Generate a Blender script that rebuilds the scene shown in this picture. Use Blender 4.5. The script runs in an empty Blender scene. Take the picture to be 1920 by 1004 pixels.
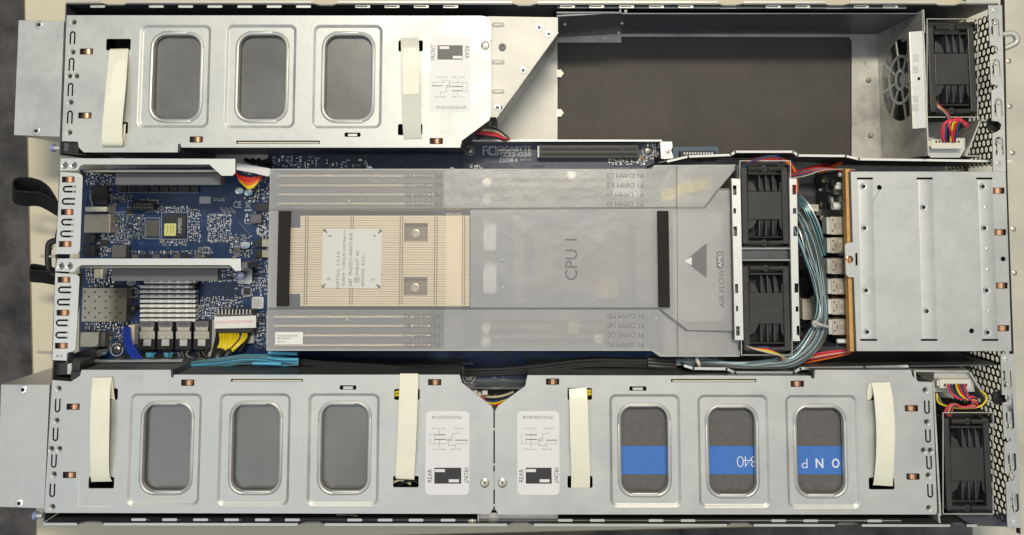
import bpy, bmesh, math, random
from math import sin, cos, pi, radians
from mathutils import Vector, geometry
random.seed(7)
sc = bpy.context.scene
COL = sc.collection

# ------------------------------------------------------------------ camera, world, lamps, exposure
TILT = radians(4.6); F = 1511.0; CX, CY = 960.0, 280.0
TOP = 0.090                      # height of the sheet metal lids above the table (m)
CAMH = TOP + 0.683
cam = bpy.data.cameras.new('camera'); cam_o = bpy.data.objects.new('camera', cam); COL.objects.link(cam_o)
cam.sensor_fit = 'HORIZONTAL'; cam.sensor_width = 36.0; cam.lens = F / 1920 * 36
cam.shift_y = -(502 - CY) / 1920
cam.clip_start = 0.01; cam.clip_end = 50
cam_o.location = (0, 0, CAMH); cam_o.rotation_euler = (TILT, 0, 0)
sc.camera = cam_o
sc.view_settings.view_transform = 'Standard'; sc.view_settings.look = 'None'
sc.view_settings.exposure = 0.40; sc.view_settings.gamma = 1.0; sc.view_settings.use_curve_mapping = False

world = bpy.data.worlds.new('World'); sc.world = world; world.use_nodes = True
wn = world.node_tree; wn.nodes.clear()
wo = wn.nodes.new('ShaderNodeOutputWorld'); wb = wn.nodes.new('ShaderNodeBackground')
wt = wn.nodes.new('ShaderNodeTexCoord'); wsep = wn.nodes.new('ShaderNodeSeparateXYZ'); wr = wn.nodes.new('ShaderNodeValToRGB'); wx = wn.nodes.new('ShaderNodeValToRGB')
wn.links.new(wt.outputs['Generated'], wsep.inputs[0])
els = wr.color_ramp.elements                      # a room: dim walls, pale ceiling overhead
els[0].position = 0.0; els[0].color = (0.05, 0.05, 0.05, 1); els[1].position = 1.0; els[1].color = (1, 1, 1, 1)
e = els.new(0.35); e.color = (0.03, 0.03, 0.03, 1); e = els.new(0.75); e.color = (0.42, 0.42, 0.42, 1); e = els.new(0.90); e.color = (0.9, 0.9, 0.9, 1)
wm = wn.nodes.new('ShaderNodeMapRange'); wm.inputs['From Min'].default_value = -0.55; wm.inputs['From Max'].default_value = 0.6
wn.links.new(wsep.outputs['X'], wm.inputs['Value']); wn.links.new(wm.outputs['Result'], wx.inputs['Fac'])
wx.color_ramp.elements[0].color = (0.50, 0.55, 0.575, 1); wx.color_ramp.elements[1].color = (0.74, 0.745, 0.73, 1)
wmul = wn.nodes.new('ShaderNodeMix'); wmul.data_type = 'RGBA'; wmul.blend_type = 'MULTIPLY'; wmul.inputs[0].default_value = 1.0
wn.links.new(wsep.outputs['Z'], wr.inputs['Fac']); wn.links.new(wr.outputs['Color'], wmul.inputs[6]); wn.links.new(wx.outputs['Color'], wmul.inputs[7])
wn.links.new(wmul.outputs[2], wb.inputs['Color']); wb.inputs['Strength'].default_value = 1.04
wn.links.new(wb.outputs['Background'], wo.inputs['Surface'])

def area(name, loc, sx, sy, power, col, aim=(0, 0, 0.05)):
    l = bpy.data.lights.new(name, 'AREA'); l.shape = 'RECTANGLE'; l.size = sx; l.size_y = sy
    l.energy = power; l.color = col
    o = bpy.data.objects.new(name, l); COL.objects.link(o); o.location = loc
    o.rotation_euler = (Vector(aim) - Vector(loc)).to_track_quat('-Z', 'Y').to_euler()
    return o
area('ceiling_lamp', (0.08, 0.66, 1.60), 0.5, 0.14, 14.5, (1.0, 0.90, 0.72))
area('cool_fill', (-1.0, -0.9, 1.9), 1.2, 0.3, 2.5, (0.92, 0.97, 1.0))  # unseen cool fill, added beside the real ceiling lamp

# ------------------------------------------------------------------ pixel -> world
CT, ST = cos(TILT), sin(TILT)
def P(x, y, h):                  # point at height h (mm above the lid plane) that sits under photo position x, y
    dx, dy = (x - CX) / F, -(y - CY) / F
    d = Vector((dx, dy * CT + ST, dy * ST - CT))
    z = TOP + h / 1000.0
    return Vector((0, 0, CAMH)) + d * ((z - CAMH) / d.z)
def XY(x, y, h):
    p = P(x, y, h); return (p.x, p.y)
def mpp(x, y, h): return (P(x + 1, y, h) - P(x, y, h)).x
def W(pts, h): return [XY(x, y, h) for x, y in pts]
def Z(h): return TOP + h / 1000.0

# ------------------------------------------------------------------ materials
def lin(c): return tuple((v / 12.92 if v <= 0.04045 else ((v + 0.055) / 1.055) ** 2.4) for v in c)
def hexc(s): return lin(tuple(int(s[i:i+2], 16) / 255 for i in (0, 2, 4)))
MATS = {}
def mat(name, col, rough=0.5, metal=0.0, noise=0.0, nscale=60, bump=0.0, bscale=400, spec=0.5, rnoise=0.0, col2=None, trans=0.0):
    m = bpy.data.materials.new(name); m.use_nodes = True; nt = m.node_tree; b = nt.nodes['Principled BSDF']
    b.inputs['Base Color'].default_value = (*col, 1); b.inputs['Roughness'].default_value = rough
    b.inputs['Metallic'].default_value = metal; b.inputs['Specular IOR Level'].default_value = spec
    tc = nt.nodes.new('ShaderNodeTexCoord'); g = nt.nodes.new('ShaderNodeNewGeometry')
    if noise or rnoise or col2:
        n = nt.nodes.new('ShaderNodeTexNoise'); n.inputs['Scale'].default_value = nscale; n.inputs['Detail'].default_value = 5
        n.inputs['Roughness'].default_value = 0.65
        nt.links.new(g.outputs['Position'], n.inputs['Vector'])
        r = nt.nodes.new('ShaderNodeValToRGB'); r.color_ramp.elements[0].position = 0.3; r.color_ramp.elements[1].position = 0.7
        c2 = col2 if col2 else tuple(min(1, v * (1 + noise)) for v in col)
        c1 = col if col2 else tuple(v * (1 - noise) for v in col)
        r.color_ramp.elements[0].color = (*c1, 1); r.color_ramp.elements[1].color = (*c2, 1)
        nt.links.new(n.outputs['Fac'], r.inputs['Fac']); nt.links.new(r.outputs['Color'], b.inputs['Base Color'])
        if rnoise:
            mr = nt.nodes.new('ShaderNodeMapRange'); mr.inputs['From Min'].default_value = 0.3; mr.inputs['From Max'].default_value = 0.7
            mr.inputs['To Min'].default_value = rough - rnoise; mr.inputs['To Max'].default_value = rough + rnoise
            nt.links.new(n.outputs['Fac'], mr.inputs['Value']); nt.links.new(mr.outputs['Result'], b.inputs['Roughness'])
    if bump:
        n2 = nt.nodes.new('ShaderNodeTexNoise'); n2.inputs['Scale'].default_value = bscale; n2.inputs['Detail'].default_value = 3
        nt.links.new(g.outputs['Position'], n2.inputs['Vector'])
        bp = nt.nodes.new('ShaderNodeBump'); bp.inputs['Strength'].default_value = bump; bp.inputs['Distance'].default_value = 0.0006
        nt.links.new(n2.outputs['Fac'], bp.inputs['Height']); nt.links.new(bp.outputs['Normal'], b.inputs['Normal'])
    MATS[name] = m
    return m
mat('galv', (0.60, 0.61, 0.60), 0.53, 0.68, noise=0.10, nscale=26, bump=0.22, bscale=140, rnoise=0.10)
mat('galv_dark', (0.11, 0.115, 0.125), 0.50, 0.6, noise=0.2, nscale=25, bump=0.1, bscale=120)  # darkened galv: shade on the cage walls is put into the colour
mat('galv_old', (0.56, 0.56, 0.52), 0.50, 0.50, noise=0.30, nscale=28, bump=0.15, bscale=200)
mat('bezel', (0.60, 0.58, 0.50), 0.5, 0.1, noise=0.12, nscale=25)
mat('bright_metal', (0.74, 0.74, 0.71), 0.44, 0.75, noise=0.04, nscale=40, bump=0.06)
mat('edge_metal', (0.78, 0.78, 0.76), 0.30, 0.9)
mat('copper', (0.78, 0.42, 0.25), 0.30, 0.9, noise=0.06, nscale=200)
mat('brass_screw', (0.66, 0.58, 0.50), 0.30, 0.9)
mat('black_plastic', (0.022, 0.021, 0.021), 0.42, 0, noise=0.3, nscale=80, bump=0.05)
mat('fan_plastic', (0.034, 0.032, 0.031), 0.36, 0, noise=0.22, nscale=45, bump=0.12, bscale=300)
mat('fan_light', (0.064, 0.064, 0.070), 0.33, 0, noise=0.2, nscale=45)
mat('dark', (0.010, 0.010, 0.011), 0.6, 0)
mat('slot_grey', (0.135, 0.135, 0.145), 0.45, 0, noise=0.05, nscale=80)
mat('card_grey', (0.17, 0.168, 0.165), 0.34, 0.4, noise=0.22, nscale=9, rnoise=0.08, bump=0.06, bscale=300)
mat('card_ridged', (0.135, 0.128, 0.125), 0.55, 0.0, noise=0.15, nscale=300)
mat('blue_band', hexc('3f74c4'), 0.45, 0, noise=0.04, nscale=60)
mat('white_print', (0.75, 0.78, 0.85), 0.5)
mat('sticker', (0.78, 0.78, 0.80), 0.45, 0, noise=0.02, nscale=30)
mat('ink', (0.035, 0.033, 0.035), 0.5)
mat('ink_grey', (0.12, 0.12, 0.12), 0.5)
mat('ink_red', (0.75, 0.22, 0.18), 0.5)
mat('strap', (0.84, 0.83, 0.70), 0.35, 0, noise=0.05, nscale=35, bump=0.35, bscale=38)
mat('cream', (0.66, 0.61, 0.50), 0.5)
mat('dimm_edge', (0.55, 0.44, 0.30), 0.5)
mat('shaded_steel', (0.13, 0.145, 0.18), 0.45, 0.4, noise=0.15, nscale=20)  # galvanised steel in shadow; its navy shade is put into the colour
mat('orange_edge', (0.60, 0.33, 0.10), 0.5, noise=0.15, nscale=150)
mat('foam', (0.020, 0.018, 0.016), 0.95, 0, noise=0.6, nscale=900, bump=0.5, bscale=1200)
mat('velcro', (0.010, 0.010, 0.011), 0.95, 0, noise=0.4, nscale=900, bump=0.4, bscale=1500)
mat('table_top', (0.66, 0.60, 0.46), 0.50, 0, noise=0.03, nscale=9)
mat('table_edge', (0.22, 0.17, 0.11), 0.7)
mat('carpet', (0.095, 0.088, 0.088), 0.95, 0, noise=0.65, nscale=14, bump=0.6, bscale=90)
mat('mat_speckle', (0.060, 0.054, 0.049), 0.70, 0, col2=(0.078, 0.070, 0.064), nscale=16, bump=0.3, bscale=1200)
mat('pcb', (0.008, 0.031, 0.108), 0.35, 0, noise=0.35, nscale=90)
mat('pcb_lit', (0.030, 0.042, 0.085), 0.38, 0, noise=0.2, nscale=90)  # paler copy of pcb: the light on the upper strip painted in
mat('pcb_teal', (0.06, 0.12, 0.18), 0.4)
mat('pcb_trace', (0.026, 0.070, 0.19), 0.35)
mat('pcb_black', (0.008, 0.010, 0.022), 0.4)
mat('silk', (0.50, 0.52, 0.54), 0.5)
mat('silk_dim', (0.20, 0.22, 0.27), 0.5)
mat('chip', (0.030, 0.029, 0.028), 0.40, noise=0.2, nscale=300)
mat('chip_grey', (0.11, 0.105, 0.10), 0.40)
mat('smd_tan', (0.30, 0.22, 0.15), 0.5)
mat('solder', (0.62, 0.62, 0.60), 0.28, 0.9)
mat('can_metal', (0.36, 0.32, 0.26), 0.34, 0.9, noise=0.08, nscale=60)
mat('heatsink', (0.84, 0.84, 0.81), 0.4, 0.3)
mat('fin_gold', (0.84, 0.70, 0.52), 0.45, 0.2, noise=0.06, nscale=30)
mat('fin_hollow', (0.24, 0.18, 0.115), 0.5, 0.3)
mat('stamp', (0.50, 0.51, 0.50), 0.5, 0.6)
mat('wire_pale', (0.34, 0.50, 0.56), 0.25, 0.2)
mat('tray_steel', (0.58, 0.57, 0.53), 0.55, 0.3, noise=0.10, nscale=30)
mat('strap_taped', (0.66, 0.67, 0.59), 0.22, 0, noise=0.05, nscale=60, bump=0.2, bscale=60)
mat('tape', (0.90, 0.88, 0.76), 0.12, 0, bump=0.4, bscale=70)
mat('fin_gap', (0.52, 0.42, 0.29), 0.5, 0.2)  # darker fin_gold: shade between the fins is put into the colour
mat('cap_blue', (0.28, 0.50, 0.66), 0.28, 0.5)
mat('white_plastic', (0.70, 0.67, 0.58), 0.45)
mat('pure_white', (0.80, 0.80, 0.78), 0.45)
mat('conn_tan', (0.52, 0.47, 0.39), 0.36, 0.6, noise=0.05, nscale=100)
mat('yellow_sticker', (0.72, 0.72, 0.25), 0.5)
mat('wire_yellow', (0.82, 0.62, 0.02), 0.35)
mat('wire_red', (0.60, 0.030, 0.020), 0.35)
mat('wire_pink', (0.70, 0.05, 0.09), 0.35)
mat('wire_orange', (0.80, 0.16, 0.02), 0.35)
mat('wire_black', (0.014, 0.014, 0.014), 0.35)
mat('wire_blue', (0.02, 0.055, 0.42), 0.35)
mat('wire_navy', (0.04, 0.06, 0.18), 0.35)
mat('wire_sky', (0.10, 0.42, 0.66), 0.30)
mat('wire_teal', (0.13, 0.27, 0.31), 0.22, 0.35)
mat('wire_silver', (0.38, 0.40, 0.42), 0.25, 0.6)
mat('wire_cream', (0.58, 0.54, 0.38), 0.4)
mat('tube_sky', (0.12, 0.52, 0.80), 0.3)
mat('lilac', (0.26, 0.30, 0.56), 0.4)
mat('grey_plastic', (0.46, 0.48, 0.47), 0.45)
mat('shroud_print', (0.17, 0.17, 0.19), 0.5)
mat('shroud_faint', (0.20, 0.20, 0.22), 0.5)
mat('shroud_arrow', (0.17, 0.17, 0.175), 0.5)
# frosted film of the air shroud
m = bpy.data.materials.new('frosted'); m.use_nodes = True; nt = m.node_tree; nt.nodes.clear(); MATS['frosted'] = m
out = nt.nodes.new('ShaderNodeOutputMaterial'); rf = nt.nodes.new('ShaderNodeBsdfRefraction'); rf.inputs['IOR'].default_value = 1.12
rf.inputs['Roughness'].default_value = 0.38; rf.inputs['Color'].default_value = (0.97, 0.97, 0.98, 1)
df = nt.nodes.new('ShaderNodeBsdfDiffuse'); df.inputs['Color'].default_value = (0.90, 0.89, 0.865, 1)
tp = nt.nodes.new('ShaderNodeBsdfTransparent'); gl = nt.nodes.new('ShaderNodeBsdfGlossy'); gl.inputs['Roughness'].default_value = 0.35
gg = nt.nodes.new('ShaderNodeNewGeometry'); gn = nt.nodes.new('ShaderNodeTexNoise'); gn.inputs['Scale'].default_value = 22; gn.inputs['Detail'].default_value = 7
gb = nt.nodes.new('ShaderNodeBump'); gb.inputs['Strength'].default_value = 0.5; gb.inputs['Distance'].default_value = 0.004
nt.links.new(gg.outputs['Position'], gn.inputs['Vector']); nt.links.new(gn.outputs['Fac'], gb.inputs['Height'])
nt.links.new(gb.outputs['Normal'], gl.inputs['Normal'])
tl = nt.nodes.new('ShaderNodeBsdfTranslucent'); tl.inputs['Color'].default_value = (0.90, 0.90, 0.88, 1)
def mix(a, b, f):
    q = nt.nodes.new('ShaderNodeMixShader'); q.inputs[0].default_value = f
    nt.links.new(a.outputs[0], q.inputs[1]); nt.links.new(b.outputs[0], q.inputs[2]); return q
clear = mix(rf, tp, 0.07); haze_ = mix(df, tl, 0.35); gl.inputs['Roughness'].default_value = 0.36
nt.links.new(mix(mix(clear, haze_, 0.42), gl, 0.16).outputs[0], out.inputs['Surface'])
m = bpy.data.materials.new('film_window'); m.use_nodes = True; nt = m.node_tree; nt.nodes.clear(); MATS['film_window'] = m
m = bpy.data.materials.new('film_contact'); m.use_nodes = True; nt = m.node_tree; nt.nodes.clear(); MATS['film_contact'] = m
out = nt.nodes.new('ShaderNodeOutputMaterial'); tp = nt.nodes.new('ShaderNodeBsdfTransparent'); rf = nt.nodes.new('ShaderNodeBsdfRefraction'); rf.inputs['IOR'].default_value = 1.12; rf.inputs['Roughness'].default_value = 0.3
df = nt.nodes.new('ShaderNodeBsdfDiffuse'); df.inputs['Color'].default_value = (0.80, 0.80, 0.80, 1); gl = nt.nodes.new('ShaderNodeBsdfGlossy'); gl.inputs['Roughness'].default_value = 0.4
nt.links.new(mix(mix(mix(tp, rf, 0.5), df, 0.27), gl, 0.08).outputs[0], out.inputs['Surface'])
m = MATS['film_window']; nt = m.node_tree
out = nt.nodes.new('ShaderNodeOutputMaterial'); tp = nt.nodes.new('ShaderNodeBsdfTransparent'); tp.inputs['Color'].default_value = (0.93, 0.93, 0.92, 1)
df = nt.nodes.new('ShaderNodeBsdfDiffuse'); df.inputs['Color'].default_value = (0.8, 0.8, 0.79, 1); gl = nt.nodes.new('ShaderNodeBsdfGlossy'); gl.inputs['Roughness'].default_value = 0.4
nt.links.new(mix(mix(tp, df, 0.15), gl, 0.07).outputs[0], out.inputs['Surface'])

# ------------------------------------------------------------------ mesh builder
BASE = {}
class MB:
    def __init__(s, *mats): s.v = []; s.f = []; s.mi = []; s.sm = []; s.mats = list(mats) or ['galv']
    def m(s, name):
        if name not in s.mats: s.mats.append(name)
        return s.mats.index(name)
    def add(s, vs, fs, mat=None, smooth=False):
        o = len(s.v); s.v += [Vector(v) for v in vs]; k = s.m(mat) if mat else 0
        for f in fs: s.f.append([i + o for i in f]); s.mi.append(k); s.sm.append(smooth)
        return s
    def solid(s, outer, holes=(), O=(0, 0, 0), U=(1, 0, 0), V=(0, 1, 0), N=(0, 0, 1), t=0.001, mat=None, back=True):
        O, U, V, N = Vector(O), Vector(U), Vector(V), Vector(N)
        loops = [list(outer)] + [list(h) for h in holes]
        tris = geometry.tessellate_polygon([[Vector((a, b, 0)) for a, b in l] for l in loops])
        flat = [p for l in loops for p in l]; n = len(flat)
        vs = [O + U * a + V * b for a, b in flat] + [O + U * a + V * b - N * t for a, b in flat]
        fs = [list(x) for x in tris]
        if back: fs += [[i + n for i in reversed(x)] for x in tris]
        k = 0
        for l in loops:
            c = len(l)
            for i in range(c): j = (i + 1) % c; fs.append([k + i, k + j, k + j + n, k + i + n])
            k += c
        return s.add(vs, fs, mat)
    def plate(s, outer, h, t=1.0, holes=(), mat=None): # outer, holes: world xy; h, t in mm
        return s.solid(outer, holes, O=(0, 0, Z(h)), t=t / 1000, mat=mat)
    def poly(s, pts, h, t=1.0, holes=(), mat=None): return s.plate(W(pts, h), h, t, [W(q, h) for q in holes], mat)
    def box(s, x0, y0, x1, y1, h, t, mat=None, r=0):
        cx, cy = (x0 + x1) / 2, (y0 + y1) / 2
        return s.plate(rr(cx, cy, abs(x1 - x0), abs(y1 - y0), r, h, 4), h, t, mat=mat)
    def loft(s, loops, mat=None, smooth=True, close=True, cap=False):
        n = len(loops[0]); vs = [p for l in loops for p in l]; fs = []
        for a in range(len(loops) - 1):
            for i in range(n if close else n - 1):
                j = (i + 1) % n; fs.append([a * n + i, a * n + j, (a + 1) * n + j, (a + 1) * n + i])
        if cap: fs.append(list(range((len(loops) - 1) * n, len(loops) * n)))
        return s.add(vs, fs, mat, smooth)
    def tube(s, pts, r, mat=None, seg=8, res=5, curve=True):
        pts = [Vector(p) for p in pts]
        if curve and len(pts) > 2:
            q = [pts[0]] + pts + [pts[-1]]; o = []
            for i in range(1, len(q) - 2):
                a, b, c, d = q[i-1], q[i], q[i+1], q[i+2]
                for k in range(res):
                    t = k / res
                    o.append(0.5 * ((2 * b) + (c - a) * t + (2 * a - 5 * b + 4 * c - d) * t * t + (3 * b - a - 3 * c + d) * t ** 3))
            o.append(pts[-1]); pts = o
        loops = []; up = Vector((0, 0, 1)); prev = None
        for i, p in enumerate(pts):
            d = (pts[min(i + 1, len(pts) - 1)] - pts[max(i - 1, 0)])
            if d.length < 1e-9: d = Vector((1, 0, 0))
            d.normalize()
            if prev is None: a = d.cross(up) if abs(d.z) < 0.95 else d.cross(Vector((1, 0, 0)))
            else: a = prev - d * prev.dot(d)
            if a.length < 1e-6: a = d.cross(Vector((1, 0, 0.3)))
            a.normalize(); prev = a; b = d.cross(a)
            loops.append([p + (a * cos(2 * pi * k / seg) + b * sin(2 * pi * k / seg)) * r / 1000 for k in range(seg)])
        s.loft(loops, mat); n = len(s.v)
        s.f += [list(range(n - seg, n)), list(range(n - seg * len(loops), n - seg * len(loops) + seg))]
        k = s.m(mat) if mat else 0; s.mi += [k, k]; s.sm += [False, False]
        return s
    def lathe(s, x, y, h, prof, mat=None, seg=20, smooth=True, cap=True):   # prof: (radius mm, dz mm)
        c = P(x, y, h)
        loops = [[c + Vector((cos(2 * pi * k / seg) * r / 1000, sin(2 * pi * k / seg) * r / 1000, dz / 1000)) for k in range(seg)] for r, dz in prof]
        return s.loft(loops, mat, smooth, True, cap)
    def wall(s, line, h0, h1, t=1.0, mat=None, px_h=None):   # upright sheet along a line; line px at height px_h
        hh = h0 if px_h is None else px_h
        p = [Vector((*XY(x, y, hh), 0)) for x, y in line]
        for i in range(len(p) - 1):
            d = (p[i + 1] - p[i]); n = Vector((-d.y, d.x, 0)).normalized() * t / 2000
            e = d.normalized() * t / 2600
            q = [p[i] + n - e, p[i + 1] + n + e, p[i + 1] - n + e, p[i] - n - e]
            vs = [(a.x, a.y, Z(h0)) for a in q] + [(a.x, a.y, Z(h1)) for a in q]
            s.add(vs, [[0, 1, 2, 3], [7, 6, 5, 4], [0, 1, 5, 4], [1, 2, 6, 5], [2, 3, 7, 6], [3, 0, 4, 7]], mat)
        return s
    def text(s, st, cx, cy, w, hh, h, rot=0, mat=None, bold=0.0):
        v, f = glyphs(st, bold)
        x0 = min(a for a, b in v); x1 = max(a for a, b in v); y0 = min(b for a, b in v); y1 = max(b for a, b in v)
        k = mpp(cx, cy, h); c = P(cx, cy, h); R = radians(rot); vs = []
        for a, b in v:
            u = ((a - x0) / (x1 - x0) - 0.5) * w * k; q = ((b - y0) / max(1e-6, y1 - y0) - 0.5) * hh * k
            vs.append((c.x + u * cos(R) - q * sin(R), c.y + u * sin(R) + q * cos(R), c.z))
        return s.add(vs, f, mat)
    def build(s, name, parent=None, bev=0, seg=2):
        me = bpy.data.meshes.new(name); L = BASE.get(parent, Vector((0, 0, 0))) if parent else Vector((0, 0, 0))
        top = parent is None
        if top and s.v:
            xs = [v.x for v in s.v]; ys = [v.y for v in s.v]; zs = [v.z for v in s.v]
            L = Vector(((min(xs) + max(xs)) / 2, (min(ys) + max(ys)) / 2, min(zs)))
        me.from_pydata([v - L for v in s.v], [], s.f)
        for k in s.mats: me.materials.append(MATS[k])
        me.polygons.foreach_set('material_index', s.mi); me.polygons.foreach_set('use_smooth', s.sm)
        bm = bmesh.new(); bm.from_mesh(me); bmesh.ops.recalc_face_normals(bm, faces=bm.faces); bm.to_mesh(me); bm.free()
        if any(s.sm): me.set_sharp_from_angle(angle=radians(38))
        o = bpy.data.objects.new(name, me); COL.objects.link(o); BASE[o] = L
        if top: o.location = L
        else: o.parent = parent
        if bev:
            b = o.modifiers.new('bevel', 'BEVEL'); b.width = bev / 1000; b.segments = seg; b.limit_method = 'ANGLE'; b.angle_limit = radians(50)
            b.harden_normals = False
        return o
_G = {}
def glyphs(st, bold):
    if (st, bold) in _G: return _G[(st, bold)]
    c = bpy.data.curves.new('t', 'FONT'); c.body = st; c.offset = bold; c.resolution_u = 3
    o = bpy.data.objects.new('t', c); COL.objects.link(o); bpy.context.view_layer.update()
    dg = bpy.context.evaluated_depsgraph_get(); me = bpy.data.meshes.new_from_object(o.evaluated_get(dg))
    r = ([(v.co.x, v.co.y) for v in me.vertices], [list(p.vertices) for p in me.polygons])
    bpy.data.objects.remove(o); bpy.data.curves.remove(c); bpy.data.meshes.remove(me); _G[(st, bold)] = r
    return r
def rr(cx, cy, w, hh, r, h, n=8):      # rounded rectangle loop, world xy, sizes in photo px at that place
    k = mpp(cx, cy, h); c = P(cx, cy, h); w, hh, r = w * k, hh * k, r * k; o = []
    if r <= 0: return [(c.x - w/2, c.y - hh/2), (c.x + w/2, c.y - hh/2), (c.x + w/2, c.y + hh/2), (c.x - w/2, c.y + hh/2)]
    for qx, qy, a0 in ((1, -1, -90), (1, 1, 0), (-1, 1, 90), (-1, -1, 180)):
        for i in range(n):
            a = radians(a0 + 90 * i / (n - 1))
            o.append((c.x + qx * (w/2 - r) + r * cos(a), c.y + qy * (hh/2 - r) + r * sin(a)))
    return o
def up(loop, h): return [Vector((a, b, Z(h))) for a, b in loop]
def circ(x, y, r, h, n=14):            # r in px
    return rr(x, y, 2 * r, 2 * r, r * 0.999, h, max(3, n // 4))
def uslot(cx, cy, w, L, s, h, rot=0):  # U shaped slot, opening towards the top of the photo for rot=0
    k = mpp(cx, cy, h); c = P(cx, cy, h); w, L, s = w * k, L * k, s * k; p = []
    R = w / 2; b = -L / 2 + R
    p.append((-R, L / 2))
    for i in range(9): a = pi + pi * i / 8; p.append((R * cos(a), b + R * sin(a)))
    p.append((R, L / 2)); p.append((R - s, L / 2))
    for i in range(9): a = -pi * i / 8; p.append(((R - s) * cos(a), b + (R - s) * sin(a)))
    p.append((-(R - s), L / 2))
    a = radians(rot); return [(c.x + x * cos(a) - y * sin(a), c.y + x * sin(a) + y * cos(a)) for x, y in p]
def thing(name, label, cat, x, y, h=-88, group=None):
    o = bpy.data.objects.new(name, None); COL.objects.link(o); o.empty_display_size = 0.01
    o.location = P(x, y, h); BASE[o] = P(x, y, h); return tag(o, label, cat, group)
def tag(o, label, cat=None, group=None, kind=None):
    if label: o['label'] = label
    if cat: o['category'] = cat
    if group: o['group'] = group
    if kind: o['kind'] = kind
    return o

# ------------------------------------------------------------------ the setting
fl = MB('carpet'); fl.plate([(-4, -4), (4, -4), (4, 4), (-4, 4)], -830, 5)
tag(fl.build('floor'), None, kind='structure')
tb = thing('table', 'cream laminate table top that the opened server lies on', 'table', 700, 500, -820)
q = W([(45, -60), (69, 1030), (640, 1006), (2100, 972), (2100, -60)], -90.2)
MB('table_top').plate(q, -90.2, 24).build('table_top', tb, bev=0.8)
q2 = W([(43.5, -60), (67.5, 1032), (640, 1007.5), (2100, 973.5), (2102, -60)], -91.2)
MB('table_edge').plate(q2, -91.2, 21).build('edge_band', tb)
for (x, y) in ((150, 60), (1990, 60), (150, 930), (1990, 930)):
    c = P(x, y, -112); MB('table_edge').plate([(c.x-.025, c.y-.025), (c.x+.025, c.y-.025), (c.x+.025, c.y+.025), (c.x-.025, c.y+.025)], -114.5, 713).build('leg', tb)
pm = MB('mat_speckle'); pm.poly([(1010, 20), (1645, 20), (1645, 330), (1010, 330)], -89.4, 0.6)
tag(pm.build('rubber_mat'), 'dark speckled mat showing through the empty rectangular bay of the chassis', 'mat')

# ------------------------------------------------------------------ server chassis
ch = thing('server_chassis', 'open grey sheet metal server chassis with perforated front holding all the modules', 'server case', 960, 500, -87)
fp = MB('galv_old')
hole = rr(1321, 186, 552, 236, 8, -86.5, 5)
def mmrect(x0, y0, x1, y1, h): return W([(x0, y0), (x1, y0), (x1, y1), (x0, y1)], h)
fl_o = W([(214, 52), (1767, 52), (1772, 300), (1792, 918), (178, 918), (200, 300)], -86.5)
hl = W([(1045, 80), (1045, 131), (1052, 131), (1057, 138), (1052, 145), (1045, 145), (1045, 205), (1052, 205), (1057, 212), (1052, 219), (1045, 219), (1045, 300), (1597, 300), (1597, 78), (1592, 70), (1165, 69), (1165, 80)], -86.5)
fp.plate(fl_o, -86.5, 1.0, [hl]); fp.build('floor_pan', ch)
MB('tray_steel').poly([(934, 84), (1044, 84), (1044, 262), (900, 262), (900, 100)], -86.2, .5).build('tray_floor', ch)
rp = MB('brass_screw', 'dark')
for x, y in ((1628, 151), (1632, 254), (1622, 120), (1640, 232)):
    rp.lathe(x, y, -86.4, [(2.6, 0), (2.6, 1.0), (1.9, 1.8), (0.9, 1.9)] if y in (151, 254) else [(.9, 0), (.7, .3)])
rp.build('standoff', ch)
# long side walls with slotted lip
def side_wall(name, x0, y0, x1, y1, slots, notch, inward):
    a = Vector((*XY(x0, y0, 0), Z(0))); b = Vector((*XY(x1, y1, 0), Z(0))); L = (b - a).length; U = (b - a) / L
    holes = []
    for sx in slots:
        f = (sx - x0) / (x1 - x0) * L; w = 0.0058
        holes.append([(f - w, -.0082), (f + w, -.0082), (f + w, -.0062), (f - w, -.0062)])
    outer = [(0, -.0865), (L, -.0865), (L, 0)]
    for nx in sorted(notch, reverse=True):
        f = (nx - x0) / (x1 - x0) * L
        outer += [(f + .011, 0), (f + .009, -.0025), (f + .006, -.0045), (f - .006, -.0045), (f - .009, -.0025), (f - .011, 0)]
    outer.append((0, 0))
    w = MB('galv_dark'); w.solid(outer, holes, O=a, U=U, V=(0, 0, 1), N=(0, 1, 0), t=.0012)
    o = w.build(name, ch, bev=0.15)
    e = MB('galv'); sgn = inward; cuts = [0.0]
    for nx in sorted(notch): f = (nx - x0) / (x1 - x0); cuts += [f - .011 / L, f + .011 / L]
    cuts.append(1.0)
    for i in range(0, len(cuts), 2):
        p, r = a + U * L * cuts[i], a + U * L * cuts[i + 1]
        e.add([(p.x, p.y + .0003, Z(.6)), (r.x, r.y + .0003, Z(.6)), (r.x, r.y + sgn * .0016, Z(.6)), (p.x, p.y + sgn * .0016, Z(.6)),
               (p.x, p.y + .0003, Z(.05)), (r.x, r.y + .0003, Z(.05)), (r.x, r.y + sgn * .0016, Z(.05)), (p.x, p.y + sgn * .0016, Z(.05))],
              [[0, 1, 2, 3], [7, 6, 5, 4], [0, 1, 5, 4], [1, 2, 6, 5], [2, 3, 7, 6], [3, 0, 4, 7]])
    e.build('wall_lip', ch)
    for sx in slots:
        yy = y0 + (y1 - y0) * (sx - x0) / (x1 - x0) + inward * 6.5
        o_ = rr(sx, yy, 28, 4.6, 2.1, -1, 4); hk = MB('galv'); hk.plate(o_, -1, .5, [rr(sx - 2, yy - inward * .4, 22, 2.2, 1, -1, 4)] if sx > 620 and inward > 0 else [])
        hk.build('lip_hook', ch)
    return o
side_wall('side_wall', 124, 6, 1872, 7, [183, 293, 348, 403, 459, 514, 569, 680, 735, 790, 845, 1064, 1119, 1175, 1231, 1286, 1450, 1505, 1615, 1670], [214, 610, 984, 1370, 1570, 1778], 1)
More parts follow.
